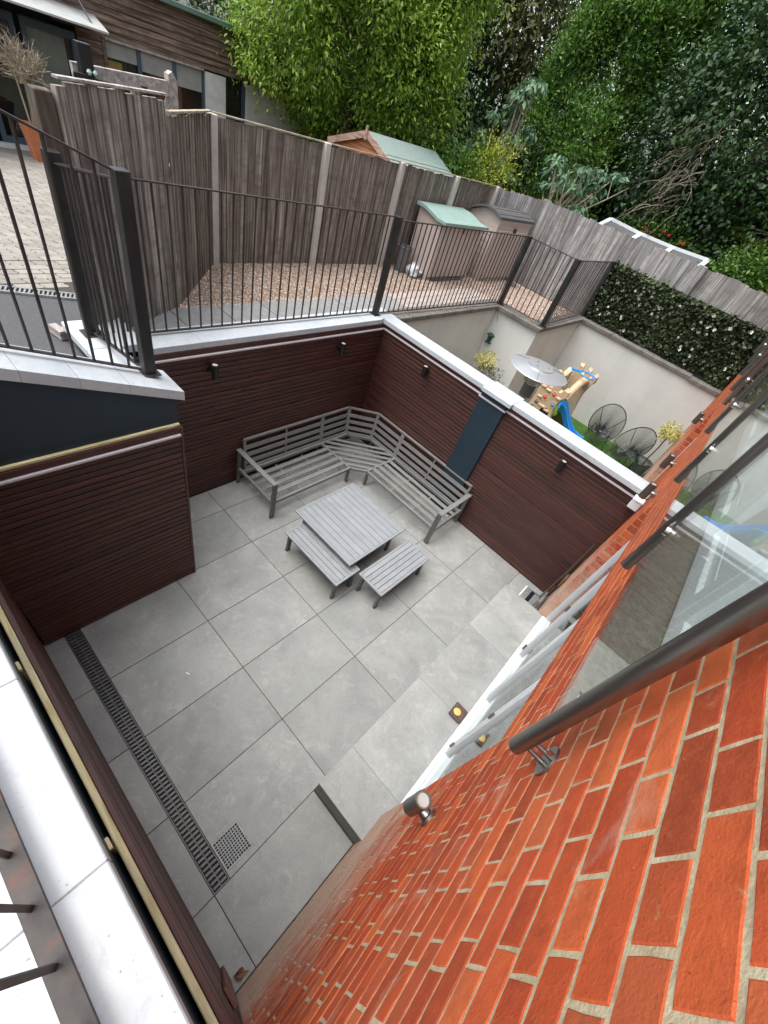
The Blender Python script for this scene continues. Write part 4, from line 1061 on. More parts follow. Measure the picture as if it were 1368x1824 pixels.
# string chairs
def string_chair(label, cx_, cy_, rz):
    t = thing('string_chair', label, 'chair', (cx_, cy_, NF), rz, 'black string bucket chairs')
    t.scale = (.87, .87, .87)
    N = 44; ring = []
    for k in range(N):
        a = 2 * math.pi * k / N; u = math.sin(a) * .37 * (1 + .10 * math.cos(a)); v_ = math.cos(a)     # v: 1 top/back, -1 front
        y = -.06 + v_ * .33; z = .56 + v_ * .36 + .03 * math.cos(2 * a)
        ring.append(Vector((u, y, z)))
    put('rim', smooth(MB().ring(ring, .0125, 8)), 'black_cord', t, local=True)
    hub = Vector((0, .02, .30)); hr = [hub + Vector((.05 * math.sin(2 * math.pi * k / N), .05 * math.cos(2 * math.pi * k / N), 0)) for k in range(N)]
    mb = MB()
    for k in range(N):
        for q in (0, .33, .67):
            p = ring[k].lerp(ring[(k + 1) % N], q); h_ = hr[k].lerp(hr[(k + 1) % N], q)
            m_ = p.lerp(h_, .5) + Vector((0, .02, -.05))
            mb.tube([p, m_, h_], .0031, 4, cap=False)
    o_ = put('cords', mb, 'black_cord', t, local=True); o_['kind'] = 'stuff'
    put('hub', smooth(MB().ring([h_ for h_ in hr], .006, 6)), 'black_cord', t, local=True)
    for k in (6, 14, 30, 38):
        m_ = ring[k].lerp(hr[k], .5) + Vector((0, .025, -.055))
        put('rib', smooth(MB().tube([ring[k], m_, hr[k]], .008, 6)), 'black_cord', t, local=True)
    for (sx_, sy_) in ((-1, -1), (1, -1), (-1, 1), (1, 1)):
        top = Vector((sx_ * .20, .02 + sy_ * .14, .36)); foot = Vector((sx_ * .29, .02 + sy_ * .30, .006))
        put('leg', smooth(MB().tube([hub + Vector((sx_ * .03, sy_ * .03, -.01)), top, foot], .009, 6)), 'black_cord', t, local=True)
    return t
string_chair('black string bucket chair nearer the blue slide', 2.25, 8.33, 0.12)
string_chair('black string bucket chair beside the glass side table and brick wall', 2.93, 8.12, -0.5)
t = thing('side_table', 'small round glass side table beside the string chair', 'table', (3.16, 7.80, NF))
put('glass_top', smooth(MB().lathe([(.23, .405), (.232, .41), (.23, .415)], 32, (3.16, 7.80, NF))), 'table_glass', t)
put('rim', smooth(MB().ring([(3.16 + .232 * math.cos(a), 7.80 + .232 * math.sin(a), NF + .405) for a in [k * 6.283 / 32 for k in range(32)]], .009, 6)), 'black_cord', t)
for k in range(3):
    a = .5 + k * 2.094
    put('leg', smooth(MB().tube([(3.16 + .2 * math.cos(a), 7.8 + .2 * math.sin(a), NF + .40), (3.16, 7.8, NF + .2), (3.16 + .2 * math.cos(a + 3.1), 7.8 + .2 * math.sin(a + 3.1), NF)], .008, 6)), 'black_cord', t)
o = put('play_ball', smooth(MB().lathe([(.002, -.07), (.04, -.058), (.065, -.028), (.07, 0), (.065, .028), (.04, .058), (.002, .07)], 18, (3.08, 7.35, NF + .07))), 'dark_green'); tag(o, 'small dark green ball on the turf under the glass table', 'ball')
mb = smooth(MB().lathe([(.12, 0), (.15, .02), (.14, .04), (.05, .05), (.002, .05)], 10, (3.28, 7.42, NF))); mb.v = [(x + .02 * math.sin(9 * y), y + .015 * math.sin(13 * x), z + (.015 * math.sin(21 * x + 17 * y) if z > NF + .03 else 0)) for (x, y, z) in mb.v]
o = put('crumpled_bag', mb, 'lilac'); tag(o, 'crumpled lilac bag on the ground by the house wall', 'bag')

# ------------------------------------------------------------------ foliage generator
def leaves(name, pts, nrm, size, mat, parent=None, droop=0.3, aspect=.42, seed=0, kind=None):
    "pts, nrm: (n,3); each leaf a folded diamond of two triangles"
    r = np.random.default_rng(seed); n = len(pts)
    nrm = nrm / (np.linalg.norm(nrm, axis=1, keepdims=True) + 1e-9)
    dr = nrm * 0.7 + r.normal(0, .55, (n, 3)); dr[:, 2] -= droop
    dr /= np.linalg.norm(dr, axis=1, keepdims=True) + 1e-9
    up = r.normal(0, .45, (n, 3)) + nrm * .6 + np.array([0, 0, .9])
    side = np.cross(dr, up); side /= np.linalg.norm(side, axis=1, keepdims=True) + 1e-9
    nn = np.cross(side, dr)
    L = (size * r.uniform(.65, 1.25, n))[:, None]; W_ = L * aspect
    p0 = pts; p2 = pts + dr * L - nn * L * .12
    md = pts + dr * L * .45
    a = md + side * W_ * .5 + nn * L * .07; b_ = md - side * W_ * .5 + nn * L * .07
    V = np.empty((n, 4, 3)); V[:, 0] = p0; V[:, 1] = a; V[:, 2] = p2; V[:, 3] = b_
    idx = np.arange(n)[:, None] * 4
    T = np.concatenate([idx + np.array([[0, 1, 2]]), idx + np.array([[0, 2, 3]])], 1).reshape(-1, 3)
    me = bpy.data.meshes.new(name); me.vertices.add(n * 4); me.vertices.foreach_set('co', V.reshape(-1))
    me.loops.add(n * 6); me.loops.foreach_set('vertex_index', T.reshape(-1).astype(np.int32))
    me.polygons.add(n * 2); me.polygons.foreach_set('loop_start', np.arange(0, n * 6, 3, dtype=np.int32)); me.polygons.foreach_set('loop_total', np.full(n * 2, 3, dtype=np.int32))
    at = me.attributes.new('rnd', 'FLOAT', 'POINT'); at.data.foreach_set('value', np.repeat(r.uniform(.15, .85, n), 4).astype(np.float32))
    me.update(); me.validate()
    o_ = put(name, me, mat, parent)
    if kind: o_['kind'] = kind
    return o_
def crown_points(c, rad, n_clump, per, clump_r, seed, flat_bottom=None, cone=0.0, lumps=7, inner=.55, blobs=0):
    "clumps of leaves on and under a lumpy ellipsoid"
    r = np.random.default_rng(seed); c = np.array(c); rad = np.array(rad)
    ld = r.normal(0, 1, (lumps, 3)); ld /= np.linalg.norm(ld, axis=1, keepdims=True); lw = r.uniform(.1, .32, lumps)
    if blobs:      # crown built from billows: clumps sit on the outside of many smaller balls
        u_ = r.normal(0, 1, (blobs, 3)); u_ /= np.linalg.norm(u_, axis=1, keepdims=True)
        bc = u_ * (r.uniform(.45, .86, blobs))[:, None]; br = r.uniform(.2, .38, blobs)
        if cone: bc[:, :2] *= (1 - cone * (bc[:, 2] + 1) / 2)[:, None]; br = br * (1 - .45 * cone * (bc[:, 2] + 1) / 2)
        w_ = br ** 2; k_ = r.choice(blobs, n_clump, p=w_ / w_.sum())
        d = r.normal(0, 1, (n_clump, 3)) + u_[k_] * .9 + np.array([0, 0, .35]); d /= np.linalg.norm(d, axis=1, keepdims=True)
        P_ = (bc[k_] + d * (br[k_] * r.uniform(.7, 1.05, n_clump))[:, None]) * rad + c
        if flat_bottom is not None: P_[:, 2] = np.maximum(P_[:, 2], flat_bottom + r.uniform(0, .4, n_clump))
        cs = clump_r * r.uniform(.6, 1.4, n_clump)
        pts = np.repeat(P_, per, 0) + r.normal(0, 1, (n_clump * per, 3)) * np.repeat(cs, per)[:, None] * np.array([1, 1, .7])
        nr = np.repeat(d, per, 0) * .8 + (pts - np.repeat(P_, per, 0)) / clump_r * .35
        return pts, nr
    d = r.normal(0, 1, (n_clump, 3)); d /= np.linalg.norm(d, axis=1, keepdims=True)
    bump = 1 + ((np.clip(d @ ld.T, 0, 1) ** 6) * lw).sum(1) - .12 + r.normal(0, .05, n_clump)
    k = r.uniform(inner, 1.0, n_clump) ** .35 * bump
    P_ = d * k[:, None] * rad
    if cone: 
        h = np.clip(P_[:, 2] / rad[2], -1, 1.2); P_[:, :2] *= (1 - cone * (h + 1) / 2)[:, None]
    P_ = P_ + c
    if flat_bottom is not None: P_[:, 2] = np.maximum(P_[:, 2], flat_bottom + r.uniform(0, .4, n_clump))
    cs = clump_r * r.uniform(.6, 1.4, n_clump)
    pts = np.repeat(P_, per, 0) + r.normal(0, 1, (n_clump * per, 3)) * np.repeat(cs, per)[:, None] * np.array([1, 1, .75])
    nr = np.repeat(d, per, 0) * .8 + (pts - np.repeat(P_, per, 0)) / clump_r * .35
    return pts, nr
def trunk(parent, base, top, r0, r1, branches=5, seed=0, mat='bark', spread=1.2):
    r = random.Random(seed); base = Vector(base); top = Vector(top)
    pts = [base.lerp(top, k / 6) + Vector((r.uniform(-.06, .06), r.uniform(-.06, .06), 0)) * (1 if 0 < k else 0) for k in range(7)]
    put('trunk', smooth(MB().tube(pts, [r0 + (r1 - r0) * k / 6 for k in range(7)], 9)), mat, parent)
    for b_ in range(branches):
        p = base.lerp(top, r.uniform(.35, .95)); a = r.uniform(0, 6.28); L = spread * r.uniform(.6, 1.2)
        q = p + Vector((math.cos(a) * L, math.sin(a) * L, L * r.uniform(.4, .9)))
        mid_ = p.lerp(q, .5) + Vector((0, 0, -.08 * L))
        put('branch', smooth(MB().tube([p, mid_, q], [r1 * 1.1, r1 * .7, r1 * .25], 6)), mat, parent)
def tree(name, label, base, c, rad, mat, n_clump, per, size, clump_r=.3, seed=1, group=None, cone=0, flat=None, droop=.3, aspect=.42, cat='tree', r0=.2, branches=6, inner=.55, lumps=7, blobs=34):
    t = thing(name, label, cat, base, 0, group)
    top = (c[0], c[1], c[2] + rad[2] * .35)
    trunk(t, base, top, r0, r0 * .3, branches, seed, spread=rad[0] * .7)
    P_, N_ = crown_points(c, rad, n_clump, per, clump_r, seed, flat, cone, lumps, inner, blobs)
    o_ = leaves('crown', P_, N_, size, mat, t, droop, aspect, seed); o_['kind'] = 'stuff'
    return t

# plants in the neighbour's yard
def pot_plant(label, x, y, zc, r_, mat, n, size, seed, pot='leg_metal', pr=.15, ph=.28, stem=True, stem_mat='bark', top=.0):
    t = thing('potted_plant', label, 'plant', (x, y, NF))
    put('pot', smooth(MB().lathe([(pr * .75, 0), (pr, ph), (pr * .9, ph), (pr * .88, ph - .03), (.002, ph - .03)], 22, (x, y, NF))), pot, t)
    put('stem', smooth(MB().tube([(x, y, NF + ph - .04), (x + .02, y, (NF + ph + zc) / 2), (x, y, zc)], .012, 7)), stem_mat, t)
    P_, N_ = crown_points((x, y, zc), (r_, r_, r_ * .85), n, 10, r_ * .22, seed, lumps=4)
    o_ = leaves('foliage', P_, N_, size, mat, t, .05, .4, seed); o_['kind'] = 'stuff'
    return t
pot_plant('yellow-leaved standard shrub below the hanging bird feeder', 0.02, 6.28, 1.12, .17, 'leaf_yellow', 55, .055, 31, pr=.16)
pot_plant('grey-green olive bush against the cream wall beside the yellow shrub', 0.24, 6.12, .92, .24, 'olive_grey', 60, .06, 32, pr=.17)
pot_plant('yellow-leaved standard shrub in a bowl beside the house wall', 3.30, 8.20, 1.08, .17, 'leaf_yellow', 60, .06, 33, pr=.17, ph=.3)
t = thing('bird_feeder', 'dark green hanging bird feeder on the cream wall', 'bird feeder', (-0.30, 6.72, 1.30))
put('hanger', smooth(MB().tube([(-0.37, 6.66, 1.88), (-0.32, 6.72, 1.7), (-0.30, 6.74, 1.45)], .003, 5)), 'steel', t)
put('roof', smooth(MB().lathe([(.09, 1.40), (.085, 1.415), (.03, 1.445), (.005, 1.455)], 18, (-0.30, 6.74, 0))), 'dark_green', t)
put('tube', smooth(MB().lathe([(.05, 1.27), (.05, 1.40)], 16, (-0.30, 6.74, 0))), 'dark_green', t)
put('tray', smooth(MB().lathe([(.07, 1.255), (.085, 1.275), (.08, 1.28), (.065, 1.268)], 18, (-0.30, 6.74, 0))), 'dark_green', t)

# ivy screen with white flowers
t = thing('ivy_screen', 'dark artificial ivy screen with white flowers along the far fence', 'hedge screen', (2.0, 9.1, 1.93))
n = 11500
u = rng.uniform(0.44, 3.60, n); v_ = rng.uniform(0, 1, n); top = 2.98 + .015 * np.sin(u * 9) + rng.normal(0, .02, n)
bot = 1.94 + .04 * np.sin(u * 7) + np.abs(rng.normal(0, .02, n))
P_ = np.stack([u, 9.10 - np.abs(rng.normal(0, .035, n)), bot + (top - bot) * v_], 1)
N_ = np.tile([0, -1, .25], (n, 1)) + rng.normal(0, .35, (n, 3))
o = leaves('ivy_leaves', P_, N_, .062, 'ivy', t, .5, .8, 5); o['kind'] = 'stuff'
put('backing_net', MB().box(0.45, 3.6, 9.115, 9.12, 1.95, 2.98), 'leaf_dark', t)
fm = MB()
for k in range(6):
    a = k * 1.047; c, s_ = math.cos(a), math.sin(a)
    fm.add([(0, 0, 0), (c * .022 - s_ * .012, -.012, s_ * .022 + c * .012), (c * .034, -.004, s_ * .034), (c * .022 + s_ * .012, -.012, s_ * .022 - c * .012)], [(0, 1, 2, 3)])
fme = fm.mesh('flower')
for k in range(62):
    x = random.uniform(.5, 3.5); z = random.uniform(1.98, 2.97); o_ = put('flower', fme, 'flower', t, loc=(x, 9.03 + random.uniform(-.01, .02), z), rot=(random.uniform(-.4, .4), random.uniform(0, 6), random.uniform(-.5, .5)))
    s_ = random.uniform(.75, 1.15); o_.scale = (s_, s_, s_)
# ================================================================== UPPER YARD
# paving path behind the railing
path_ = structure(put('paved_path', MB().box(-1.24, -0.695, 0.43, 7.0, 1.80, 1.853), 'paver_joint'))
y = 0.44
while y < 4.3:
    L = random.uniform(.52, .62)
    put('slab', MB().cbox(-1.236, -0.70, y, y + L - .008, 1.84, 1.868 + random.uniform(0, .004), .004), 'slab', path_); y += L
while y < 6.9:
    for (a, b_) in ((-1.236, -1.06), (-1.052, -0.88), (-0.872, -0.70)):
        put('block', MB().cbox(a, b_, y, y + .225, 1.84, 1.866 + random.uniform(0, .004), .004), 'pink_paver', path_)
    y += .233
# gravel bed: real pebbles
def pebbles(n, region, zf, smin, smax, seed):
    r = np.random.default_rng(seed); ico = []
    base = np.array([(1, 0, 0), (-1, 0, 0), (0, 1, 0), (0, -1, 0), (0, 0, 1), (0, 0, -1)], float)
    tri = np.array([(0, 2, 4), (2, 1, 4), (1, 3, 4), (3, 0, 4), (2, 0, 5), (1, 2, 5), (3, 1, 5), (0, 3, 5)])
    P_ = region(r, n); n = len(P_)
    s_ = r.uniform(smin, smax, (n, 1, 1)) * r.uniform(.6, 1.2, (n, 1, 3)) * np.array([1, 1, .7]); a = r.uniform(0, 6.28, n)
    B = base[None] * s_ + r.normal(0, .0018, (n, 6, 3)); c, s2 = np.cos(a)[:, None], np.sin(a)[:, None]
    X = B[:, :, 0] * c - B[:, :, 1] * s2; Y = B[:, :, 0] * s2 + B[:, :, 1] * c
    V = np.stack([X, Y, B[:, :, 2]], 2) + P_[:, None, :]
    T = (tri[None] + np.arange(n)[:, None, None] * 6).reshape(-1, 3)
    me = bpy.data.meshes.new('gravel'); me.vertices.add(n * 6); me.vertices.foreach_set('co', V.reshape(-1))
    me.loops.add(T.size); me.loops.foreach_set('vertex_index', T.reshape(-1).astype(np.int32))
    me.polygons.add(len(T)); me.polygons.foreach_set('loop_start', np.arange(0, T.size, 3, dtype=np.int32)); me.polygons.foreach_set('loop_total', np.full(len(T), 3, dtype=np.int32))
    me.update(); return me
def greg(r, n):
    x = r.uniform(-2.42, .25, n); y = r.uniform(1.1, 9.15, n)
    keep = ~((y < 2.2) & (x < -1.25 - (y - 1.17) * 1.05)) & ((x < -1.2) | (y > 7.0))
    x, y = x[keep], y[keep]; return np.stack([x, y, 1.862 + r.uniform(-.004, .006, len(x))], 1)
o = put('gravel', pebbles(46000, greg, 1.86, .009, .017, 3), 'pebble'); o['kind'] = 'stuff'; tag(o, 'pinkish beige gravel between the path and the panel fence', 'gravel')
def greg2(r, n):
    x = r.uniform(-0.68, -.40, n); y = r.uniform(3.8, 6.6, n); return np.stack([x, y, np.full(n, 1.926)], 1)
o = put('gravel', pebbles(420, greg2, 1.93, .004, .009, 4), 'pebble'); o['kind'] = 'stuff'; tag(o, 'scattered gravel crumbs on the grey lichened coping', 'gravel')
simple('gravel_bed', srgb(150, 124, 104), 0.95, var=0, nscale=60, namt=0.3, world=True)
structure(put('gravel_bed', MB().box(-2.5, -1.242, 0.9, 9.2, 1.80, 1.857).box(-1.241, 0.26, 7.001, 9.2, 1.80, 1.857), 'gravel_bed'))
# driveway: asphalt, channel, block paving
asp = MB(); asp.add([(-4.36, -6, gz(0) + .004), (0.29, -6, gz(0) + .004), (0.29, 0.04, gz(0) + .004), (-0.70, 0.42, gz(0) + .004), (-1.48, 0.56, gz(-1.5) + .004)], [(0, 1, 2, 3, 4)])
structure(put('asphalt_drive', asp, 'asphalt'))
dv = structure(put('block_drive', MB().add([(-2.06, -.75, 1.856), (-1.50, .52, 1.856), (-1.66, 1.4, 1.856), (-2.5, 2.4, 1.856), (-8, 3.2, gz(-8) + .006), (-8, -3, gz(-8) + .006), (-2.5, -1.75, 1.856)], [(0, 1, 2, 3, 6), (6, 3, 4, 5)]), 'paver_joint'))
bl = .205; bw = .105
zz = [(-bl / 2, -bw / 2), (-bl / 2 + .02, -bw / 4), (-bl / 2 - .012, bw / 4), (-bl / 2, bw / 2), (bl / 2, bw / 2), (bl / 2 - .012, bw / 4), (bl / 2 + .02, -bw / 4), (bl / 2, -bw / 2)]
bme = MB().prism([(p * .955, q * .91) for (p, q) in zz], 'z', -.03, 0).mesh('paving_block')
cand = []; k = 0; x = -1.86
while x > -7.9:
    y = -2.0 + (k % 2) * bl / 2
    while y < 3.0:
        p = cam_px((x, y, gz(x)))
        if p and -30 < p[0] < 140 and 230 < p[1] < 560 and x < -1.56 - .441 * (.52 - y) - .07: cand.append((p[2], x, y))
        y += bl
    x -= bw; k += 1
cand.sort()
sl = math.atan(0.25 / 5.5)
mbx = MB()
for i, (d_, x, y) in enumerate(cand):
    z = gz(x) + .012 + random.uniform(-.002, .002)
    if i < 300: put('paving_block', bme, 'paver', dv, loc=(x, y, z), rot=(0, 0, math.pi / 2))
    else: mbx.add([(x - q[1], y + q[0], z) for q in [(p * .97, q * .93) for (p, q) in zz]], [tuple(range(8))])
if mbx.v: o = put('paving_blocks', mbx, 'paver', dv); o['kind'] = 'stuff'
t = thing('drain_channel', 'galvanised drain grating between the asphalt and block paving at left', 'drain', (-1.7, 0, 1.86))
d0, d1 = Vector((-2.06, -.75, 1.866)), Vector((-1.50, .52, 1.866)); dd = (d1 - d0).normalized(); nn_ = Vector((-dd.y, dd.x, 0))
for s_ in (-1, 1): put('frame', MB().bar(d0 + nn_ * s_ * .052, d1 + nn_ * s_ * .052, .02, .02), 'galv', t)
L = (d1 - d0).length; k = .02
while k < L: put('grating_bar', MB().bar(d0 + dd * k - nn_ * .045, d0 + dd * k + nn_ * .045, .014, .016), 'galv', t); k += .034
put('trough', MB().bar(d0 - Vector((0, 0, .03)), d1 - Vector((0, 0, .03)), .09, .01), 'drain_dark', t)
o = put('timber_offcut', MB().bar((-0.97, -.06, 1.90), (-0.82, -.03, 1.90), .06, .07), 'old_timber'); tag(o, 'short timber offcut lying against the white return coping', 'timber')

# ------------------------------------------------------------------ fences
def board_fence(name, label, pts, ztops, zb, bw_, mat, th=.016, jit=.012, lap=True, posts=(), post_mat='pvc_concrete', pw=.09, rails=True, gravel_board=None, capb=None, cap_rng=None):
    t = thing(name, label, 'fence', (pts[0][0], pts[0][1], zb))
    cache = {}
    for i in range(len(pts) - 1):
        a, b_ = Vector(pts[i]), Vector(pts[i + 1]); L = (b_ - a).length; d_ = (b_ - a).normalized(); ang = math.atan2(d_.y, d_.x)
        n_ = max(1, round(L / bw_)); w_ = L / n_
        for k in range(n_):
            f_ = (k + .5) / n_; p = a.lerp(b_, f_); zt = ztops[i] + (ztops[i + 1] - ztops[i]) * f_
            h_ = round(zt - zb + random.uniform(-jit, jit), 2); key = (round(w_, 3), h_)
            if key not in cache:
                ww = w_ * (1.12 if lap else .985)
                cache[key] = MB().prism([(-ww / 2, 0), (ww / 2, th * .3 if lap else 0), (ww / 2, th * 1.1), (-ww / 2, th)], 'z', 0, h_).mesh('board')
            put('board', cache[key], mat, t, loc=(p.x, p.y, zb), rot=(0, random.uniform(-.004, .004), ang + (.035 if lap else 0) + random.uniform(-.01, .01)))
        if rails:
            nrm_ = Vector((-d_.y, d_.x)) * .045
            for zr in (.25, .75):
                z0 = zb + (ztops[i] - zb) * zr
                put('rail', MB().bar((a.x + nrm_.x, a.y + nrm_.y, z0), (b_.x + nrm_.x, b_.y + nrm_.y, z0), .05, .07), mat, t)
        if capb:
            put('capping', MB().bar((a.x, a.y, ztops[i] + .027), (b_.x, b_.y, ztops[i + 1] + .027), .04, .014), capb, t)
    for (x, y, z1) in posts:
        put('post', MB().cbox(x - pw / 2, x + pw / 2, y - pw / 2, y + pw / 2, zb - .05, z1, .006), post_mat, t)
    return t
FP = [(-2.33, 2.21), (-2.35, 3.86), (-2.30, 5.38), (-2.29, 6.93), (-2.29, 8.42)]
board_fence('panel_fence', 'dark weathered panel fence with concrete posts behind the gravel', [(p[0] - .03, p[1]) for p in FP], [3.325, 3.31, 3.315, 3.315, 3.31], 1.87, .098, 'fence',
            posts=[(p[0], p[1], 3.345) for p in FP], pw=.085, capb='pale_branch')
board_fence('panel_fence', 'angled weathered fence panel beside the tall feather-edge fence', [(-1.30, 1.215), (-2.31, 2.17)], [3.37, 3.335], 1.87, .1, 'fence', capb='pale_branch')
board_fence('feather_fence', 'tall grey feather-edge fence of rough boards at the left', [(-0.76, 0.27), (-1.27, 1.19)], [3.475, 3.475], 1.86, .085, 'fence_tall', th=.034, jit=.02, capb='old_timber', posts=[(-0.80, 0.19, 3.43)], post_mat='bark', pw=.1)
board_fence('board_fence', 'pale grey board fence running along the far end above the ivy', [(-2.29, 8.45), (-1.56, 9.2), (1.9, 9.2), (6.5, 9.2)], [3.33, 3.40, 3.425, 3.43], 1.87, .15, 'fence_grey', th=.02, jit=.018, lap=False,
            posts=[(-1.56, 9.24, 3.42), (1.87, 9.15, 3.44)], post_mat='fence_grey', pw=.08)

# ------------------------------------------------------------------ storage boxes
t = thing('storage_box', 'beige plastic garden store with sloping mint green lid', 'storage box', (-1.9, 6.65, 1.86))
put('body', MB().prism([(-2.2, 1.86), (-1.66, 1.86), (-1.63, 2.765), (-1.76, 2.77), (-2.05, 2.85), (-2.2, 2.86)], 'y', 5.98, 7.30), 'beige_resin', t)
for yy in (6.0, 6.645):
    put('door', MB().cbox(-1.648, -1.622, yy, yy + .635, 1.93, 2.74, .008), 'beige_resin', t)
put('base_trim', MB().cbox(-1.66, -1.60, 6.15, 7.12, 1.862, 1.90, .006), 'grey_lid', t)
put('lid', MB().prism([(-2.26, 2.865), (-2.05, 2.855), (-1.75, 2.775), (-1.55, 2.768), (-1.55, 2.808), (-1.74, 2.818), (-2.05, 2.90), (-2.26, 2.91)], 'y', 5.93, 7.36), 'teal_lid', t)
put('latch', MB().cbox(-1.618, -1.60, 6.62, 6.66, 2.66, 2.78, .004), 'black_plastic', t)
put('side_panel', MB().prism([(-2.12, 1.98), (-1.75, 1.98), (-1.76, 2.66), (-2.12, 2.74)], 'y', 5.972, 5.979), 'beige_resin', t)
t = thing('storage_box', 'beige plastic garden store with curved dark grey lid', 'storage box', (-1.85, 8.35, 1.86))
put('body', MB().box(-2.2, -1.52, 7.62, 9.0, 1.86, 2.87), 'beige_resin', t)
arcp = [(-2.24 + .74 * k / 10, 2.86 + .19 * math.sin(math.pi * (.18 + .72 * (1 - k / 10)))) for k in range(11)]
put('gable', MB().prism(arcp + [(-1.52, 2.868), (-2.2, 2.868)], 'y', 7.63, 8.99), 'beige_resin', t)
put('lid', MB().prism([(p[0], p[1] + .012) for p in arcp] + [(p[0], p[1] + .05) for p in arcp[::-1]], 'y', 7.56, 9.06), 'grey_lid', t)
for k in range(1, 10, 2):
    put('lid_rib', MB().box(arcp[k][0] - .006, arcp[k][0] + .006, 7.6, 9.02, arcp[k][1] + .045, arcp[k][1] + .056), 'grey_lid', t)
for yy in (7.66, 8.32):
    put('door', MB().cbox(-1.518, -1.495, yy, yy + .64, 1.93, 2.80, .008), 'beige_resin', t)
for q in range(7):
    put('moulded_block', MB().cbox(-2.05, -1.6, 7.606, 7.619, 1.95 + q * .12, 2.055 + q * .12, .004), 'beige_resin', t)
put('latch', MB().cbox(-1.493, -1.475, 8.26, 8.36, 2.78, 2.86, .004), 'black_plastic', t)
t = thing('bucket', 'grey plastic bucket beside the store with mint lid', 'bucket', (-2.08, 5.76, 1.86))
put('shell', smooth(MB().lathe([(.10, 1.862), (.13, 2.25), (.14, 2.26), (.128, 2.262), (.1, 1.89)], 20, (-2.08, 5.72, 0), cap=False)), 'leg_metal', t)
put('rim', smooth(MB().ring([(-2.08 + .135 * math.cos(a), 5.72 + .135 * math.sin(a), 2.26) for a in [k * 6.283 / 20 for k in range(20)]], .008, 6)), 'leg_metal', t)
mb = smooth(MB().lathe([(.09, 0), (.14, .04), (.15, .10), (.11, .17), (.05, .2), (.02, .22), (.03, .24)], 16, (-1.86, 5.84, 1.862)))
mb.v = [(x + .03 * math.sin(41 * z + 25 * y), y + .03 * math.sin(37 * x + 31 * z), z + .012 * math.sin(50 * x)) for (x, y, z) in mb.v]
o = put('rubbish_bag', mb, 'bag_white'); tag(o, 'tied white plastic bag on the gravel beside the bucket', 'bag')
for k, (x, y) in enumerate(((-1.55, 8.9), (-1.22, 8.75))):
    o = put('slate_piece', MB().prism([(-.14, -.05), (.02, -.08), (.15, -.02), (.1, .07), (-.1, .06)], 'z', 0, .02), 'grey_lid', loc=(x, y, 1.875), rot=(.1, -.08, 1.1 + k))
    tag(o, ['dark slate piece on the gravel nearer the far fence', 'dark slate piece on the gravel nearer the railing'][k], 'slate')

# ------------------------------------------------------------------ garden shed behind the fence
t = thing('garden_shed', 'small timber shed with pale green felt roof behind the panel fence', 'shed', (-4.2, 7.5, 1.7))
RX, RZ, ey0, ey1 = -4.2, 3.44, 6.43, 8.57
put('wall', MB().prism([(-5.02, 1.6), (-3.38, 1.6), (-3.38, 3.09), (RX, RZ - .05), (-5.02, 3.13)], 'y', 6.52, 8.5), 'shed_wood', t)
for k in range(5):
    z0 = 3.08 + k * .07; hw = (RZ - .05 - z0) / (RZ - .05 - 3.09) * .8
    if hw > .05: put('gable_board', MB().cbox(RX - hw, RX + hw * .98, 6.495, 6.519, z0, z0 + .064, .003), 'shed_wood', t)
for (xe, ze) in ((-5.24, 3.10), (-3.12, 3.02)):
    put('roof_slope', MB().bar((RX, (ey0 + ey1) / 2, RZ), (xe, (ey0 + ey1) / 2, ze), ey1 - ey0, .03), 'felt', t)
    put('barge_board', MB().bar((RX, ey0 - .012, RZ - .03), (xe, ey0 - .012, ze - .03), .022, .10), 'barge', t)
    put('felt_lap', MB().bar((RX + (xe - RX) * .5, ey0, RZ + (ze - RZ) * .5 + .018), (RX + (xe - RX) * .5, ey1, RZ + (ze - RZ) * .5 + .018), .02, .006), 'felt', t)
put('finial', MB().prism([(RX - .035, RZ - .12), (RX + .035, RZ - .12), (RX + .02, RZ + .06), (RX, RZ + .09), (RX - .02, RZ + .06)], 'y', ey0 - .045, ey0 - .024), 'barge', t)

# white-framed canopy beyond the far fence
t = thing('garden_canopy', 'white-framed dark canopy roof showing above the far fence', 'canopy', (.4, 11.2, 1.85))
cz_ = lambda x: 3.36 + .03 * (x - .3) ** 2
xs = [-0.92, -0.10, .70, 1.50]
for a, b_ in zip(xs[:-1], xs[1:]):
    put('roof_panel', MB().add([(a, 10.75, cz_(a) - .26), (b_, 10.75, cz_(b_) - .26), (b_, 11.7, cz_(b_) + .0), (a, 11.7, cz_(a) + .0)], [(0, 1, 2, 3)]), 'mesh_dark', t)
for a in xs:
    put('rafter', MB().bar((a, 10.72, cz_(a) - .25), (a, 11.74, cz_(a) + .02), .10, .05), 'white_plastic', t)
for a, b_ in zip(xs[:-1], xs[1:]):
    put('rear_beam', MB().bar((a, 11.72, cz_(a) + .03), (b_, 11.72, cz_(b_) + .03), .07, .06), 'white_plastic', t)
for (x, y) in ((xs[0], 10.76), (xs[-1], 10.76), (xs[0], 11.68), (xs[-1], 11.68)):
    put('post', MB().cbox(x - .04, x + .04, y - .04, y + .04, 1.85, cz_(x) - .28, .004), 'white_plastic', t)

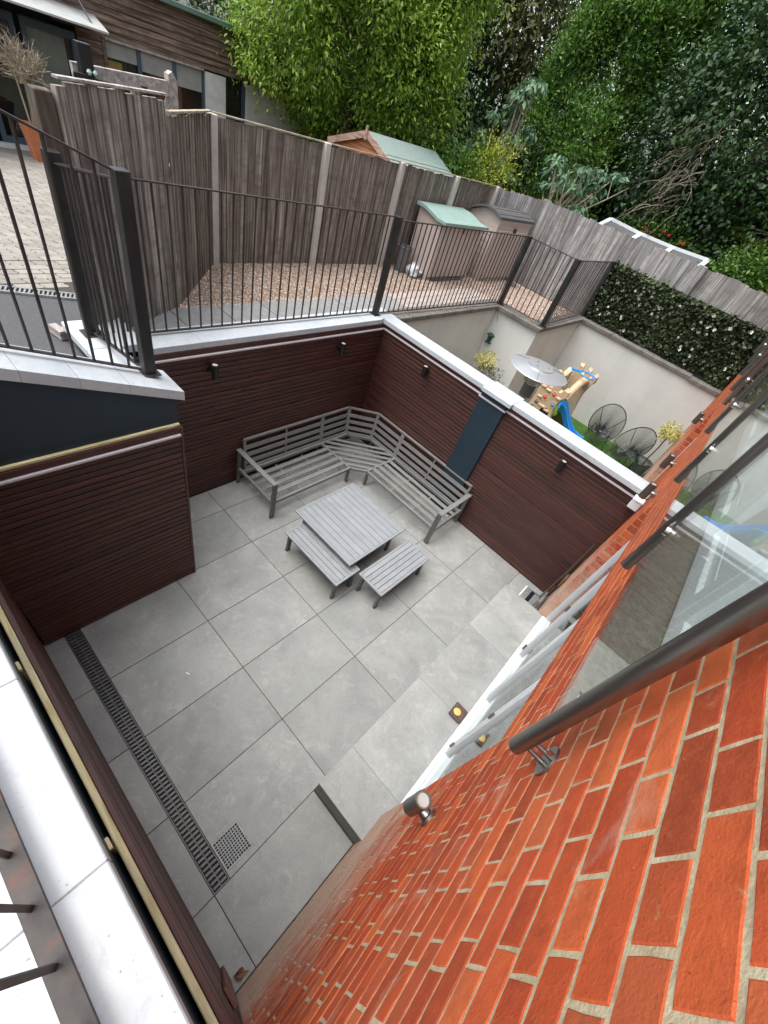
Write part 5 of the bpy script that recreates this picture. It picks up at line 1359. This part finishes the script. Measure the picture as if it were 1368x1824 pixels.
# ------------------------------------------------------------------ gate and black planks at the left
t = thing('timber_gate', 'weathered grey timber gate with brace behind the tall fence', 'gate', (-3.4, 1.8, 1.8))
put('post', MB().prism([(2.28, 1.8), (2.38, 1.8), (2.38, 3.43), (2.33, 3.50), (2.28, 3.47)], 'x', -3.46, -3.36), 'old_timber', t)
put('top_bar', MB().bar((-3.40, 1.30, 3.285), (-3.40, 2.275, 3.345), .06, .13), 'old_timber', t)
put('brace', MB().bar((-3.40, 1.95, 2.6), (-3.40, 2.30, 3.25), .05, .08), 'old_timber', t)
put('lower_bar', MB().bar((-3.40, 1.30, 2.4), (-3.40, 2.275, 2.4), .06, .12), 'old_timber', t)
t = thing('black_post', 'black square gatepost with two glass ball lights on planks', 'gate post', (-3.25, 1.42, 1.8))
put('post', MB().cbox(-3.33, -3.23, 1.33, 1.45, 1.8, 3.52, .004), 'black_plastic', t)
for k in range(4):
    put('plank', MB().cbox(-3.22, -3.19, 1.24 + k * .165, 1.40 + k * .165, 1.8, 3.30 - k * .012, .003), 'black_plastic', t)
put('end_post', MB().cbox(-3.235, -3.18, 1.905, 1.95, 1.8, 3.33, .003), 'black_plastic', t)
simple('ball_glass', srgb(150, 176, 168), 0.12, 0.3, var=0)
for yy in (1.375, 1.43):
    put('glass_ball', smooth(MB().lathe([(.002, -.025), (.016, -.019), (.025, 0), (.016, .019), (.002, .025)], 14, (-3.17, yy, 3.325))), 'ball_glass', t)

# ------------------------------------------------------------------ timber-clad building
BX = -8.0
bd = thing('clad_building', 'low timber-clad building with roller blinds and blue-framed glazing', 'building', (BX, 3, 1.6))
put('wall_core', MB().box(BX - 4, BX - .10, -3, 9.5, 1.5, 4.0), 'dark_void', bd)
z = 3.37
while z < 4.02:
    put('cladding_board', MB().prism([(BX - .08, z), (BX - .002, z), (BX - .03, z + .102), (BX - .08, z + .102)], 'y', 2.75, 8.6), 'cladding', bd); z += .092
z = 1.64
while z < 3.36:
    put('cladding_board', MB().prism([(BX - .08, z), (BX - .004, z), (BX - .03, z + .102), (BX - .08, z + .102)], 'y', 3.09, 3.47), 'cladding', bd); z += .092
z = 1.64
while z < 2.5:
    put('cladding_board', MB().prism([(BX - .08, z), (BX - .004, z), (BX - .03, z + .102), (BX - .08, z + .102)], 'y', 3.53, 5.36), 'cladding', bd); z += .092
put('roof_edge', MB().cbox(BX - 4, BX + .12, -3.2, 9.6, 4.05, 4.13, .01), 'verdigris', bd)
put('corner_trim', MB().box(BX - .09, BX + .01, 3.47, 3.525, 1.6, 3.37), 'cladding', bd)
wn = [(3.53, 4.06), (4.14, 4.73), (4.80, 5.33)]
for i, (a, b_) in enumerate(wn):
    w_ = put('window', MB().box(BX - .07, BX - .02, b_, b_ + (.07 if i < 2 else .03), 2.5, 3.33), 'blue_frame', bd)
    put('blind', MB().box(BX - .06, BX - .045, a, b_, 3.12 - .06 * i, 3.33), 'blind', w_)
    put('pane', MB().box(BX - .085, BX - .08, a, b_, 2.5, 3.33), 'door_glass', w_)
put('window_head', MB().box(BX - .06, BX + .012, 3.53, 5.36, 3.335, 3.368), 'old_timber', bd)
put('card', MB().box(BX - .095, BX - .088, 3.54, 3.80, 2.6, 3.08), 'tan_card', bd)
put('render_panel', MB().box(BX - .09, BX - .01, 5.40, 5.86, 1.55, 3.34), 'white_render', bd)
put('render_panel', MB().box(BX - .09, BX - .012, 6.35, 8.6, 1.55, 3.34), 'white_render', bd)
w_ = put('window', MB().box(BX - .07, BX - .02, 6.28, 6.34, 1.6, 3.34), 'blue_frame', bd)
put('pane', MB().box(BX - .085, BX - .08, 5.87, 6.28, 1.6, 3.34), 'door_glass', w_)
# glazed doors at the left end
for (a, b_) in ((0.9, 1.55), (1.62, 2.2), (2.28, 3.05)):
    d_ = put('glazed_door', MB().box(BX - .06, BX, a, a + .07, 1.66, 3.30).box(BX - .06, BX, b_ - .07, b_, 1.66, 3.30).box(BX - .06, BX - .001, a + .07, b_ - .07, 1.66, 1.76).box(BX - .06, BX - .001, a + .07, b_ - .07, 3.20, 3.30), 'blue_frame', bd)
    put('pane', MB().box(BX - .035, BX - .03, a + .07, b_ - .07, 1.76, 3.2), 'door_glass', d_)
put('curtain', MB().box(BX - .098, BX - .09, 2.35, 2.9, 1.7, 3.3), 'blind', bd)
put('doorstep', MB().cbox(BX - .02, BX + .16, 0.4, 3.2, 1.60, 1.665, .005), 'white_render', bd)
put('canopy', MB().add([(BX, 0.2, 3.56), (BX, 3.40, 3.56), (BX + .75, 3.30, 3.44), (BX + .75, 0.2, 3.44), (BX, 0.2, 3.59), (BX, 3.40, 3.59), (BX + .75, 3.30, 3.465), (BX + .75, 0.2, 3.465)], [(0, 1, 2, 3), (4, 7, 6, 5), (0, 4, 5, 1), (1, 5, 6, 2), (2, 6, 7, 3), (3, 7, 4, 0)]), 'canopy', bd)
put('canopy_stay', MB().bar((BX + .55, 3.15, 3.48), (BX + .02, 3.0, 3.95), .02, .02), 'steel', bd)
# potted dry standard tree
px, py = -7.2, 1.92
t = thing('potted_tree', 'bare grey standard tree in a tapered terracotta pot by the glazed doors', 'tree', (px, py, 1.65))
put('pot', MB().add([(px + sx_ * .11, py + sy_ * .11, 1.65) for sx_, sy_ in ((-1, -1), (1, -1), (1, 1), (-1, 1))] + [(px + sx_ * .18, py + sy_ * .18, 2.12) for sx_, sy_ in ((-1, -1), (1, -1), (1, 1), (-1, 1))] + [(px + sx_ * .15, py + sy_ * .15, 2.12) for sx_, sy_ in ((-1, -1), (1, -1), (1, 1), (-1, 1))] + [(px + sx_ * .14, py + sy_ * .14, 2.05) for sx_, sy_ in ((-1, -1), (1, -1), (1, 1), (-1, 1))],
    [(0, 1, 5, 4), (1, 2, 6, 5), (2, 3, 7, 6), (3, 0, 4, 7), (4, 5, 9, 8), (5, 6, 10, 9), (6, 7, 11, 10), (7, 4, 8, 11), (8, 9, 13, 12), (9, 10, 14, 13), (10, 11, 15, 14), (11, 8, 12, 15), (12, 13, 14, 15), (3, 2, 1, 0)]), 'terracotta', t)
put('trunk', smooth(MB().tube([(px, py, 2.04), (px + .02, py + .02, 2.3), (px, py + .03, 2.62)], [.045, .04, .035], 8)), 'pale_branch', t)
put('stake', smooth(MB().tube([(px + .05, py - .06, 2.04), (px + .06, py - .12, 2.75)], .012, 6)), 'pale_branch', t)
r = random.Random(5); mb = MB()
for k in range(230):
    a = r.uniform(0, 6.28); e = r.uniform(-.1, 1.35); L = r.uniform(.2, .46)
    p0 = Vector((px, py + .03, 2.6)) + Vector((r.uniform(-.1, .1), r.uniform(-.1, .1), r.uniform(0, .2))); p1 = p0 + Vector((math.cos(a) * math.cos(e) * L, math.sin(a) * math.cos(e) * L, math.sin(e) * L))
    mb.tube([p0, p0.lerp(p1, .5) + Vector((0, 0, .02)), p1], [.006, .004, .002], 4, cap=False)
    for q in range(3):
        s_ = p0.lerp(p1, r.uniform(.4, .95)); mb.tube([s_, s_ + Vector((r.uniform(-.1, .1), r.uniform(-.1, .1), r.uniform(0, .12)))], .0022, 3, cap=False)
o_ = put('twigs', mb, 'pale_branch', t); o_['kind'] = 'stuff'

# ================================================================== TREES
tree('laurel_tree', 'large bright green laurel with glossy leaves behind the shed', (-6.6, 8.0, 1.6), (-6.4, 8.15, 5.0), (2.4, 2.4, 2.8), 'laurel', 3600, 34, .1, .17, 11, droop=.35, aspect=.42, r0=.22, blobs=60)
tree('evergreen_tree', 'tall cone-shaped mid green evergreen right of the laurel', (-3.0, 13.6, 1.6), (-3.0, 13.6, 5.0), (2.1, 2.1, 3.4), 'leaf_mid', 2300, 30, .1, .15, 12, cone=.55, droop=-.5, aspect=.45, blobs=55)
tree('dark_tree', 'big dark ivy-clad tree filling the upper right corner', (0.9, 13.8, 1.6), (0.9, 13.8, 6.6), (2.7, 2.6, 5.0), 'leaf_dark', 2500, 28, .12, .24, 13, aspect=.6, r0=.4, blobs=60)
tree('dark_tree', 'dark broad tree at the right edge above the ivy screen', (3.9, 14.2, 1.6), (3.9, 14.2, 5.6), (3.0, 2.6, 4.6), 'leaf_dark', 2400, 28, .12, .24, 14, aspect=.6, r0=.35, blobs=60)
bgt = [(-9.2, 17.5, 8.5, 3.2, 'leaf_mid', 'tall loose mid green tree in the background above the fence corner'),
       (-5.6, 20.5, 8.5, 3.4, 'leaf_mid', 'tall airy background tree left of the cone-shaped evergreen'),
       (-1.2, 21.0, 8.5, 3.6, 'leaf_mid', 'tall background tree directly behind the cone-shaped evergreen'),
       (-7.0, 15.2, 6.6, 1.8, 'leaf_olive', 'brownish olive background tree between laurel and evergreen'),
       (-13.5, 14.0, 7.0, 3.6, 'leaf_dark', 'dark background tree behind the laurel'),
       (3.0, 20.0, 9.0, 4.0, 'leaf_dark', 'tall dark background tree behind the ivy-clad tree'),
       (-17.5, 9.0, 6.6, 3.6, 'leaf_olive', 'dull background tree behind the timber-clad building'),
       (-8.5, 13.0, 4.2, 2.2, 'leaf_dark', 'dark shrubby tree low behind the laurel')]
for i, (x, y, zc, r_, mt, lb) in enumerate(bgt):
    tree('background_tree', lb, (x, y, 1.6), (x, y, zc), (r_, r_, r_ * 1.35), mt, 560 if r_ > 2.5 else 460, 22, .18, .5, 40 + i, group='background trees', r0=.25, inner=.5, lumps=9, droop=.4)
# hedge mass closing the far view
hp = []; hn = []
for (x0, y0, x1, y1, zt, n_) in ((-30, 16, -14, 22, 6.5, 6000), (-14, 22, 0, 26, 4.6, 7000), (0, 24, 16, 20, 8, 6000), (-3.5, 15.5, 3.5, 16.5, 4.4, 6000), (-9.5, 10.5, -3.5, 15, 3.4, 6000), (-36, -4, -30, 16, 6.5, 5000)):
    f_ = rng.uniform(0, 1, n_); hp.append(np.stack([x0 + (x1 - x0) * f_ + rng.normal(0, .5, n_), y0 + (y1 - y0) * f_ + rng.normal(0, .5, n_), 1.6 + (zt - 1.6 + .7 * np.sin(f_ * 23)) * rng.uniform(0, 1, n_)], 1)); hn.append(np.tile([.3, -1, .4], (n_, 1)) + rng.normal(0, .5, (n_, 3)))
o = leaves('woodland_undergrowth', np.concatenate(hp), np.concatenate(hn), .34, 'leaf_dark', None, .3, .55, 60, 'stuff'); tag(o, 'dark leafy undergrowth filling the view behind the trees', 'undergrowth')
# sumac trees: drooping blue-green rosettes on pale bare branches
def sumac(label, base, heads, seed, bare=0):
    r = random.Random(seed); t = thing('sumac_tree', label, 'tree', base, 0, 'blue-green sumac trees')
    base = Vector(base); P_ = []; N_ = []
    fork = base + Vector((0, 0, 1.3))
    put('trunk', smooth(MB().tube([base, base.lerp(fork, .5) + Vector((.05, 0, 0)), fork], [.07, .06, .05], 7)), 'pale_branch', t)
    rg = np.random.default_rng(seed)
    for h in heads:
        h = Vector(h); m1 = fork.lerp(h, .4) + Vector((r.uniform(-.15, .15), r.uniform(-.15, .15), -.1)); m2 = fork.lerp(h, .75) + Vector((r.uniform(-.1, .1), r.uniform(-.1, .1), -.05))
        put('branch', smooth(MB().tube([fork, m1, m2, h], [.035, .026, .02, .012], 6)), 'pale_branch', t)
        n_ = 70; a = rg.uniform(0, 6.28, n_); rr = rg.uniform(.02, .2, n_)
        P_.append(np.stack([h.x + np.cos(a) * rr, h.y + np.sin(a) * rr, h.z + .06 - rr * .5 + rg.normal(0, .03, n_)], 1)); N_.append(np.stack([np.cos(a), np.sin(a), np.full(n_, -.2)], 1))
    o_ = leaves('crown', np.concatenate(P_), np.concatenate(N_), .14, 'leaf_blue', t, .9, .5, seed); o_['kind'] = 'stuff'
    for k in range(bare):
        a = r.uniform(-.6, .9); q = [fork]; d_ = Vector((math.sin(a) * .8 + .3, r.uniform(-.2, .2), .6))
        for s_ in range(4): q.append(q[-1] + d_ * .36 + Vector((r.uniform(-.1, .1), r.uniform(-.1, .1), r.uniform(-.06, .1))))
        put('bare_branch', smooth(MB().tube(q, [.028, .022, .017, .012, .005], 6)), 'pale_branch', t)
        for s_ in (2, 3):
            put('bare_branch', smooth(MB().tube([q[s_], q[s_] + Vector((r.uniform(-.3, .3), 0, r.uniform(.2, .4)))], [.012, .004], 5)), 'pale_branch', t)
R_ = random.Random(3)
def heads(c, s_, n_): return [(c[0] + R_.uniform(-s_[0], s_[0]), c[1] + R_.uniform(-s_[1], s_[1]), c[2] + R_.uniform(-s_[2], s_[2])) for k in range(n_)]
sumac('sumac with drooping blue-green leaves and pale bare branches above the far fence', (-1.75, 10.6, 1.7), heads((-1.75, 10.6, 3.75), (.85, .6, .42), 19), 71, 5)
sumac('sumac with drooping blue-green leaves between the laurel and evergreen', (-3.75, 10.4, 1.7), heads((-3.75, 10.4, 4.2), (.42, .5, .85), 17), 72)
def shrub(label, c, rad, mat, n_, size, seed, droop=.1):
    t = thing('shrub', label, 'shrub', (c[0], c[1], 1.65), 0, 'shrubs beyond the fences')
    put('stem', smooth(MB().tube([(c[0], c[1], 1.6), (c[0], c[1], c[2])], .03, 6)), 'bark', t)
    P_, N_ = crown_points(c, rad, n_, 16, .16, seed, lumps=5)
    o_ = leaves('foliage', P_, N_, size, mat, t, droop, .5, seed); o_['kind'] = 'stuff'
shrub('yellow-green conifer shrub behind the fence beside the sumac', (-3.3, 9.55, 3.25), (.42, .42, .85), 'leaf_lime', 190, .07, 81, -.4)
shrub('mid green shrub behind the fence next to the shed roof', (-3.9, 9.15, 3.0), (.62, .5, .75), 'leaf_mid', 220, .09, 82)
shrub('bright green shrub above the far fence near the right edge', (2.3, 11.4, 3.35), (.5, .4, .5), 'leaf_mid', 120, .09, 83)
shrub('light green shrub at the right edge above the far fence', (3.25, 11.6, 3.0), (.55, .4, .55), 'laurel', 120, .1, 84)
shrub('leafy shrub with red flowers behind the white-framed canopy', (.1, 12.3, 3.35), (.8, .3, .35), 'leaf_mid', 140, .09, 85)
sh = [o_ for o_ in bpy.data.objects if o_.name.startswith('shrub')][-1]
for k in range(9):
    put('flower', smooth(MB().lathe([(.01, -.03), (.035, -.01), (.04, .015), (.015, .035)], 8, (.1 + random.uniform(-.4, .8), 12.0 + random.uniform(-.1, .1), 3.4 + random.uniform(-.2, .2)))), 'flower_red', sh)
# cordyline / palm fans at the right
t = thing('fan_palm', 'spiky fan palm among the dark trees at the right', 'palm', (2.2, 12.9, 1.65))
put('trunk', smooth(MB().tube([(2.2, 12.9, 1.6), (2.2, 12.9, 4.3)], [.1, .08], 8)), 'bark', t)
r = random.Random(9)
for k in range(11):
    a = r.uniform(3.4, 6.0); e = r.uniform(-.7, .6); d_ = Vector((math.cos(a) * math.cos(e), math.sin(a) * math.cos(e), math.sin(e))); c = Vector((2.2, 12.9, 4.2)) + d_ * .55
    mb = MB(); sd_ = d_.cross(Vector((0, 0, 1))).normalized(); up_ = sd_.cross(d_)
    for q in range(15):
        f_ = (q - 7) / 7 * 1.25; dd_ = d_ * math.cos(f_) + sd_ * math.sin(f_); tip = c + dd_ * .5 - Vector((0, 0, .12)); w_ = dd_.cross(up_) * .014
        mb.add([c, c.lerp(tip, .5) + w_, tip, c.lerp(tip, .5) - w_], [(0, 1, 2, 3)])
    put('frond', mb, 'leaf_lime', t); put('stalk', smooth(MB().tube([Vector((2.2, 12.9, 4.2)), c], .008, 5)), 'pale_branch', t)
# bare hanging branches in front of the dark tree
t = thing('bare_shrub', 'tangle of bare grey hanging branches before the dark ivy-clad tree', 'shrub', (-.6, 12.2, 1.65))
put('stem', smooth(MB().tube([(-.2, 12.6, 1.6), (-.2, 12.5, 3.2), (0, 12.3, 4.8)], [.07, .06, .04], 7)), 'bark', t)
r = random.Random(12); mb = MB()
for k in range(90):
    p = Vector((-.2 + r.uniform(-.2, .5), 12.3 + r.uniform(-.3, .2), r.uniform(3.9, 5.6))); q = [p]; d_ = Vector((r.uniform(-.8, .3), r.uniform(-.5, .1), r.uniform(-.2, .2)))
    for s_ in range(5): d_ += Vector((r.uniform(-.15, .15), r.uniform(-.1, .1), -.16)); q.append(q[-1] + d_ * .2)
    mb.tube(q, [.012, .01, .008, .006, .004, .002], 4, cap=False)
o_ = put('twigs', mb, 'pale_branch', t); o_['kind'] = 'stuff'
